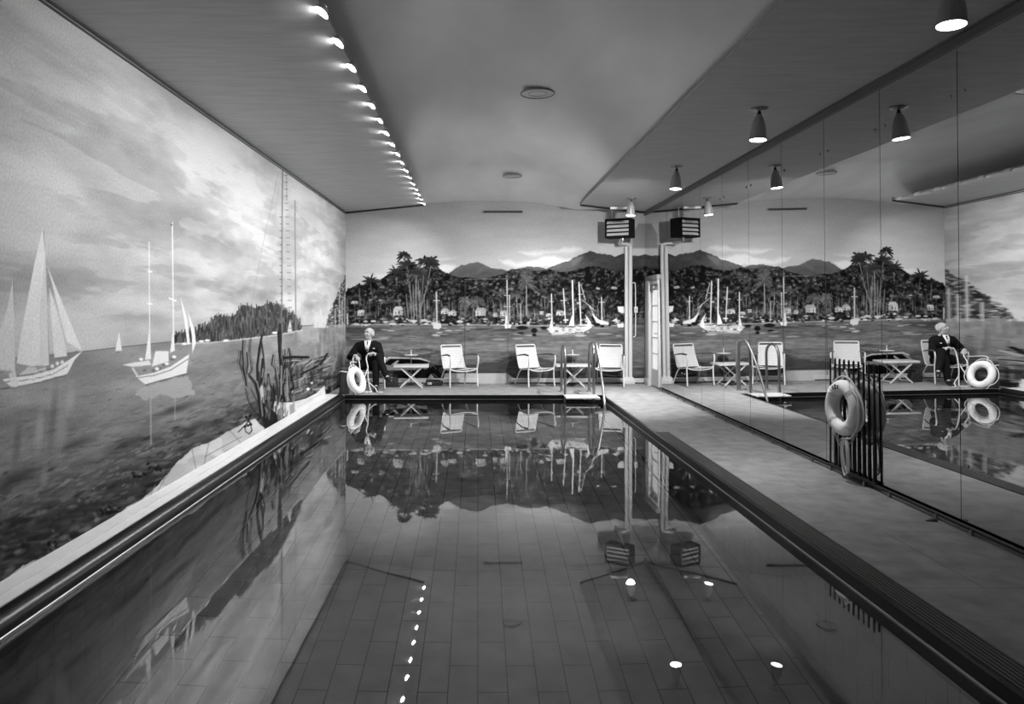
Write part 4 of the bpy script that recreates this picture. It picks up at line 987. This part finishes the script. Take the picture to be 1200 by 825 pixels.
def rings():
    c = Vector((XR-.098, 6.105, .605)); t, p = ring_thing(c, (-1, -.06, .0), 'white life ring with dark stencil marks, hung by rope on the mirror rack')
    x = XR-.098
    g = MB(); hk = Vector((XR-.07, 6.14, .915))
    g.tube(smooth_path([p(-.35, .21, .03), (x+.02, 6.165, .85), hk, (x+.02, 6.08, .85), p(.62, .232, .03), p(1.2, .255, .02), p(1.9, .26, .02), p(2.35, .262, .02), (x-.03, 5.95, .375), (x-.03, 6.05, .36), (x-.03, 6.09, .345)], 5), .009, 8)
    g.tube(smooth_path([p(-2.5, .235, .02), (x-.02, 6.19, .345), (x-.02, 6.14, .29), (x-.02, 6.08, .305), (x-.03, 6.04, .365)], 5), .009, 8)
    for dy, dz in ((0, 0), (.018, -.05), (-.02, -.02)):
        g.tube(smooth_path([(x-.03, 6.04+dy, .365), (x-.035, 6.065+dy, .275), (x-.03, 6.05+dy, .165+dz), (x-.03, 6.01+dy, .105+dz), (x-.03, 5.975+dy, .165+dz), (x-.035, 5.98+dy, .275), (x-.03, 6.01+dy, .365)], 5), .008, 8)
    obj('hanging_rope', g, M['rope'], t)
    # bollard at the far left corner of the deck
    b = Vector((-2.225, 12.10, 0)); bo = thing('mooring_post', 'dark weathered wooden mooring post in the far left corner behind the life ring', 'post', b)
    m = MB(); prof = [(0, 0), (.082, 0), (.086, .03), (.078, .12), (.074, .3), (.078, .40), (.074, .425), (.05, .44), (0, .442)]
    m.lathe(prof, b, (0,0,1), 22); obj('post', m, M['post'], bo)
    g = MB(); g.tube([(b.x+.086*math.cos(2*math.pi*k/20), b.y+.086*math.sin(2*math.pi*k/20), .375+.006*math.sin(k)) for k in range(20)], .011, 8, closed=True); obj('rope_turn', g, M['rope'], bo)
    # ring leaning on it
    n = Vector((.90, -.33, .30)).normalized(); c = Vector((-2.02, 12.085, .226))
    t, p = ring_thing(c, n, 'white life ring leaning against the wooden post beside the seated man', marks=False)
    return p
ring_pt = rings()

# ------------------------------------------------------------------ the seated man
def person():
    root = thing('person', 'seated person in dark suit, white shirt and tie, holding a pale rope', 'person', (-1.93, 12.95, 0))
    V = Vector
    shR, shL = V((-2.135, 12.99, .755)), V((-1.79, 12.97, .755)); elR, elL = V((-2.275, 12.90, .56)), V((-1.705, 12.88, .53))
    wrR, wrL = V((-2.135, 12.66, .585)), V((-1.80, 12.68, .615)); hipR, hipL = V((-2.03, 13.03, .425)), V((-1.86, 13.03, .425))
    knL, anL, toL = V((-1.775, 12.64, .455)), V((-1.765, 12.56, .085)), V((-1.735, 12.36, .03))
    knR, anR, toR = V((-1.735, 12.66, .575)), V((-1.575, 12.51, .255)), V((-1.49, 12.385, .185))
    pel, wst, cht, nkb = V((-1.945, 13.06, .43)), V((-1.945, 13.03, .56)), V((-1.955, 12.99, .70)), V((-1.96, 12.985, .815))
    hd = V((-1.948, 12.965, .975))
    rot = Matrix.Rotation(R(-32), 3, 'Z') @ Matrix.Rotation(R(-13), 3, 'X')       # face looks -Y, turned to -X and up
    H = lambda x, y, z: hd + rot @ V((x, y, z))
    b = MB()
    b.ell(H(0, .008, .022), (.074, .092, .082), rot, 24, 16); b.ell(H(0, -.018, -.035), (.058, .07, .072), rot, 20, 14); b.ell(H(0, -.045, -.083), (.034, .034, .026), rot, 16, 10)
    b.ell(H(0, -.086, -.012), (.014, .018, .026), rot, 12, 8); b.ell(H(0, -.101, -.026), (.0165, .016, .0125), rot, 12, 8); b.ell(H(0, -.08, .028), (.048, .018, .012), rot, 14, 8)
    for s in (-1, 1): b.ell(H(s*.076, .01, -.012), (.011, .024, .034), rot, 12, 8); b.ell(H(s*.038, -.064, -.035), (.024, .022, .024), rot, 12, 8); b.ell(H(s*.012, -.098, -.03), (.010, .010, .009), rot, 8, 6)
    b.ell(H(0, -.082, -.056), (.026, .012, .007), rot, 12, 8); b.ell(H(0, -.080, -.067), (.022, .012, .008), rot, 12, 8)
    b.limb([nkb+V((0, .02, -.03)), H(0, .012, -.075)], [.062, .056])
    b.limb([pel, wst, cht], [.115, .12, .125]); b.limb([cht+V((-.09,0,.02)), cht+V((.09,0,.02))], [.105, .105]); b.limb([shR, nkb, shL], [.055, .06, .055])
    for sh, el, wr in ((shR, elR, wrR), (shL, elL, wrL)): b.limb([sh, sh.lerp(el, .5), el, el.lerp(wr, .45), wr], [.05, .045, .036, .036, .026])
    for hp, kn, an, to in ((hipR, knR, anR, toR), (hipL, knL, anL, toL)): b.limb([hp, hp.lerp(kn, .5), kn, kn.lerp(an, .35), an], [.08, .07, .052, .05, .036]); b.limb([an, to], [.034, .024])
    # hands: palm, four curled fingers, thumb
    def hand(wr, fwd, palm, side, curl=1.0):
        f = fwd.normalized(); pn = (palm-f*palm.dot(f)).normalized(); s = pn.cross(f)*side
        kn = wr+f*.088
        b.limb([wr, wr+f*.03], [.025, .03]); m = Matrix((s, f, pn)).transposed()
        b.ell(wr+f*.055, (.040, .048, .017), m, 14, 10)
        for i, (L, o) in enumerate(((.072, -.030), (.080, -.010), (.075, .010), (.060, .030))):
            p0 = wr+f*.085+s*o-f*abs(o)*.12; p1 = p0+(f*.62+pn*.78*curl).normalized()*L*.45; p2 = p1+(pn*.95-f*.25*curl).normalized()*L*.33; p3 = p2+(pn*.35-f*.9*curl).normalized()*L*.25
            b.limb([p0, p1, p2, p3], [.0095, .009, .0082, .0072], 10)
        q0 = wr+f*.03-s*.032; q1 = q0+(f*.5-s*.5+pn*.5).normalized()*.036; q2 = q1+(f*.7+pn*.55+s*.25).normalized()*.03
        b.limb([q0, q1, q2], [.013, .011, .009], 10)
        return wr+f*.088+pn*.022
    gR = hand(wrR, V((.55, -.75, -.15)), V((0.1, -.2, -1)), 1)
    gL = hand(wrL, V((-.5, -.55, .35)), V((-.35, -.2, -.9)), -1)
    body = obj('body', b, M['skin'], root, voxel=.0042, it=4)
    # eyes and brows
    e = MB()
    for s in (-1, 1): e.ell(H(s*.030, -.083, .008), (.013, .006, .0055), rot, 10, 6)
    obj('eyes', e, M['lens'], root)
    h = MB(); h.ell(H(0, .034, -.008), (.080, .072, .052), rot, 20, 12); h.ell(H(0, .05, .03), (.066, .062, .06), rot, 18, 10)
    for s in (-1, 1): h.ell(H(s*.068, .005, .005), (.013, .022, .040), rot, 10, 8); h.ell(H(s*.03, -.088, .026), (.019, .007, .005), rot, 10, 6)
    obj('hair', h, M['hair'], root, voxel=.006, it=2)
    # jacket
    j = MB(); j.limb([pel+V((0,-.01,.0)), wst, cht], [.15, .148, .15]); j.limb([cht+V((-.10,0,.02)), cht+V((.10,0,.02))], [.128, .128]); j.limb([shR+V((0,0,-.005)), nkb+V((0,.015,-.02)), shL+V((0,0,-.005))], [.072, .07, .072])
    for sh, el, wr in ((shR, elR, wrR), (shL, elL, wrL)): j.limb([sh, sh.lerp(el, .5), el, el.lerp(wr, .5), el.lerp(wr, .86)], [.074, .068, .060, .054, .046])
    j.ell(pel+V((-.02,-.08,.0)), (.16, .13, .09)); j.ell((-2.09, 12.95, .40), (.07, .13, .10)); j.ell((-1.80, 12.95, .40), (.07, .13, .10))
    obj('jacket', j, M['suit'], root, voxel=.009, it=4)
    for s in (-1, 1):
        l = MB(); pts = [(.066, .865, 12.905), (.115, .80, 12.885), (.105, .77, 12.862), (.055, .69, 12.828), (.006, .635, 12.818), (.030, .712, 12.822), (.052, .775, 12.836)]
        A = [V((-1.957+s*a, y-.010, z)) for a, z, y in pts]; B = [p+V((0, .012, 0)) for p in A]; n = len(A)
        l.add(A+B, [tuple(range(n)), tuple(range(2*n-1, n-1, -1))]+[(i, n+i, n+(i+1) % n, (i+1) % n) for i in range(n)]); obj('lapel', l, M['suit'], root, smooth=False)
    s = MB(); rows = ((.066, .852, 12.905), (.060, .82, 12.868), (.048, .77, 12.838), (.030, .715, 12.824), (.006, .655, 12.822))
    for dy in (0, .03):
        for wd, zz, yy in rows:
            for k in (-1, -.5, 0, .5, 1): s.v.append((-1.957+k*wd, yy+dy+.012*k*k, zz))
    for r in range(4):
        for k in range(4): a = r*5+k; s.f += [(a, a+5, a+6, a+1), (a+25, a+26, a+31, a+30)]
        s.f += [(r*5, r*5+25, r*5+30, r*5+5), (r*5+4, r*5+9, r*5+34, r*5+29)]
    s.f += [(0, 1, 26, 25), (1, 2, 27, 26), (2, 3, 28, 27), (3, 4, 29, 28)]
    s.lathe([(.070, 0), (.069, .022), (.066, .038), (.060, .038), (.062, 0)], nkb+V((0, -.006, .005)), (0, -.12, 1), 26); obj('shirt', s, M['shirt'], root)
    for el, wr in ((elR, wrR), (elL, wrL)):
        c = MB(); a = (wr-el).normalized(); c.lathe([(.030, 0), (.037, .0), (.038, .035), (.030, .036)], wr-a*.035, a, 18); obj('cuff', c, M['shirt'], root)
    t = MB(); t.ell((-1.958, 12.866, .828), (.015, .014, .016)); t.add([(-1.967, 12.856, .818), (-1.949, 12.856, .818), (-1.942, 12.814, .69), (-1.956, 12.810, .65), (-1.970, 12.814, .69), (-1.967, 12.870, .818), (-1.949, 12.870, .818), (-1.942, 12.824, .69), (-1.956, 12.820, .65), (-1.970, 12.824, .69)], [(0,1,2,3,4),(9,8,7,6,5),(0,5,6,1),(1,6,7,2),(2,7,8,3),(3,8,9,4),(4,9,5,0)]); obj('tie', t, M['tie'], root)
    k = MB(); k.box((-1.86, 12.838, .705), (-1.825, 12.846, .722), .002); obj('pocket_square', k, M['shirt'], root)
    q = MB(); q.ell(pel+V((0,-.02,-.02)), (.165, .15, .10))
    for hp, kn, an in ((hipR, knR, anR), (hipL, knL, anL)): q.limb([hp, hp.lerp(kn, .5), kn, kn.lerp(an, .4), kn.lerp(an, .93)], [.096, .086, .070, .064, .054])
    obj('trousers', q, M['suit'], root, voxel=.009, it=4)
    for kn, an in ((knR, anR), (knL, anL)):
        s = MB(); s.limb([kn.lerp(an, .8), an+V((0, 0, -.015))], [.046, .042]); obj('sock', s, M['suit'], root)
    for an, to in ((anR, toR), (anL, toL)):
        s = MB(); d = (to-an); fl = V((d.x, d.y, 0)).normalized(); s.limb([an+V((0,0,-.03)), an.lerp(to, .45)+V((0,0,-.012)), to, to+d.normalized()*.025], [.044, .042, .036, .026]); s.limb([an-d.normalized()*.02+V((0,0,-.04)), to+V((0,0,-.008))], [.034, .030])
        obj('shoe', s, M['shoe'], root, voxel=.006, it=3)
    return gR, gL
gR, gL = person()

def held_rope():
    V = Vector; t = thing('rope', 'pale rope looped through the hands of the seated man and trailing on the deck', 'rope', (-1.84, 12.45, 0))
    g = MB(); r = .0105
    top = ring_pt(-.1, .24, .0)
    g.tube(smooth_path([ring_pt(-.35, .235, .02), top+V((-.03, .03, .07)), gR+V((-.03, .03, -.06)), gR, gR+V((.03, -.03, -.05)), V((-2.02, 12.42, .40)), V((-1.985, 12.36, .25)), ring_pt(1.2, .25, .02)], 6), r, 8)
    g.tube(smooth_path([gL+V((.10, .02, -.06)), gL+V((.05, -.0, .02)), gL, gL+V((-.045, -.01, .0)), gL+V((-.075, -.03, -.08)), V((-1.895, 12.48, .42)), V((-1.885, 12.44, .26)), V((-1.865, 12.42, .13)), V((-1.83, 12.36, .03)), V((-1.80, 12.30, .011)), V((-1.87, 12.27, .011)), V((-1.96, 12.27, .011))], 6), r*1.1, 8)
    g.tube(smooth_path([V((-1.875, 12.43, .17)), V((-1.82, 12.41, .115)), V((-1.74, 12.34, .06)), V((-1.70, 12.25, .013)), V((-1.66, 12.21, .011)), V((-1.60, 12.22, .011))], 6), r, 8)
    g.tube(smooth_path([V((-1.90, 12.46, .38)), V((-1.93, 12.40, .27)), V((-1.965, 12.33, .16)), V((-1.98, 12.28, .04)), V((-1.93, 12.23, .011)), V((-1.86, 12.21, .011))], 6), r, 8)
    obj('rope_line', g, M['rope'], t)
held_rope()

# ------------------------------------------------------------------ world, camera, view
w = bpy.data.worlds.new('room_air'); sc.world = w; w.use_nodes = True
w.node_tree.nodes['Background'].inputs['Color'].default_value = (.02, .02, .02, 1)
cam = bpy.data.cameras.new('camera'); co = bpy.data.objects.new('camera', cam); C.objects.link(co); sc.camera = co
co.location = (0, 0, EYE); co.rotation_euler = (R(90), 0, 0)
cam.sensor_width = 36; cam.lens = FPX/1200*36; cam.shift_x = (600-VX)/1200; cam.shift_y = -(412.5-VY)/1200; cam.clip_start = .05; cam.clip_end = 100
sc.view_settings.view_transform = 'Standard'; sc.view_settings.look = 'None'; sc.view_settings.gamma = 1; sc.view_settings.use_curve_mapping = False
sc.view_settings.exposure = 0.38
sc.cycles.use_denoising = True; sc.cycles.sample_clamp_indirect = 4; sc.cycles.max_bounces = 10; sc.cycles.diffuse_bounces = 5; sc.cycles.glossy_bounces = 6; sc.cycles.transmission_bounces = 6
sc.cycles.blur_glossy = .3
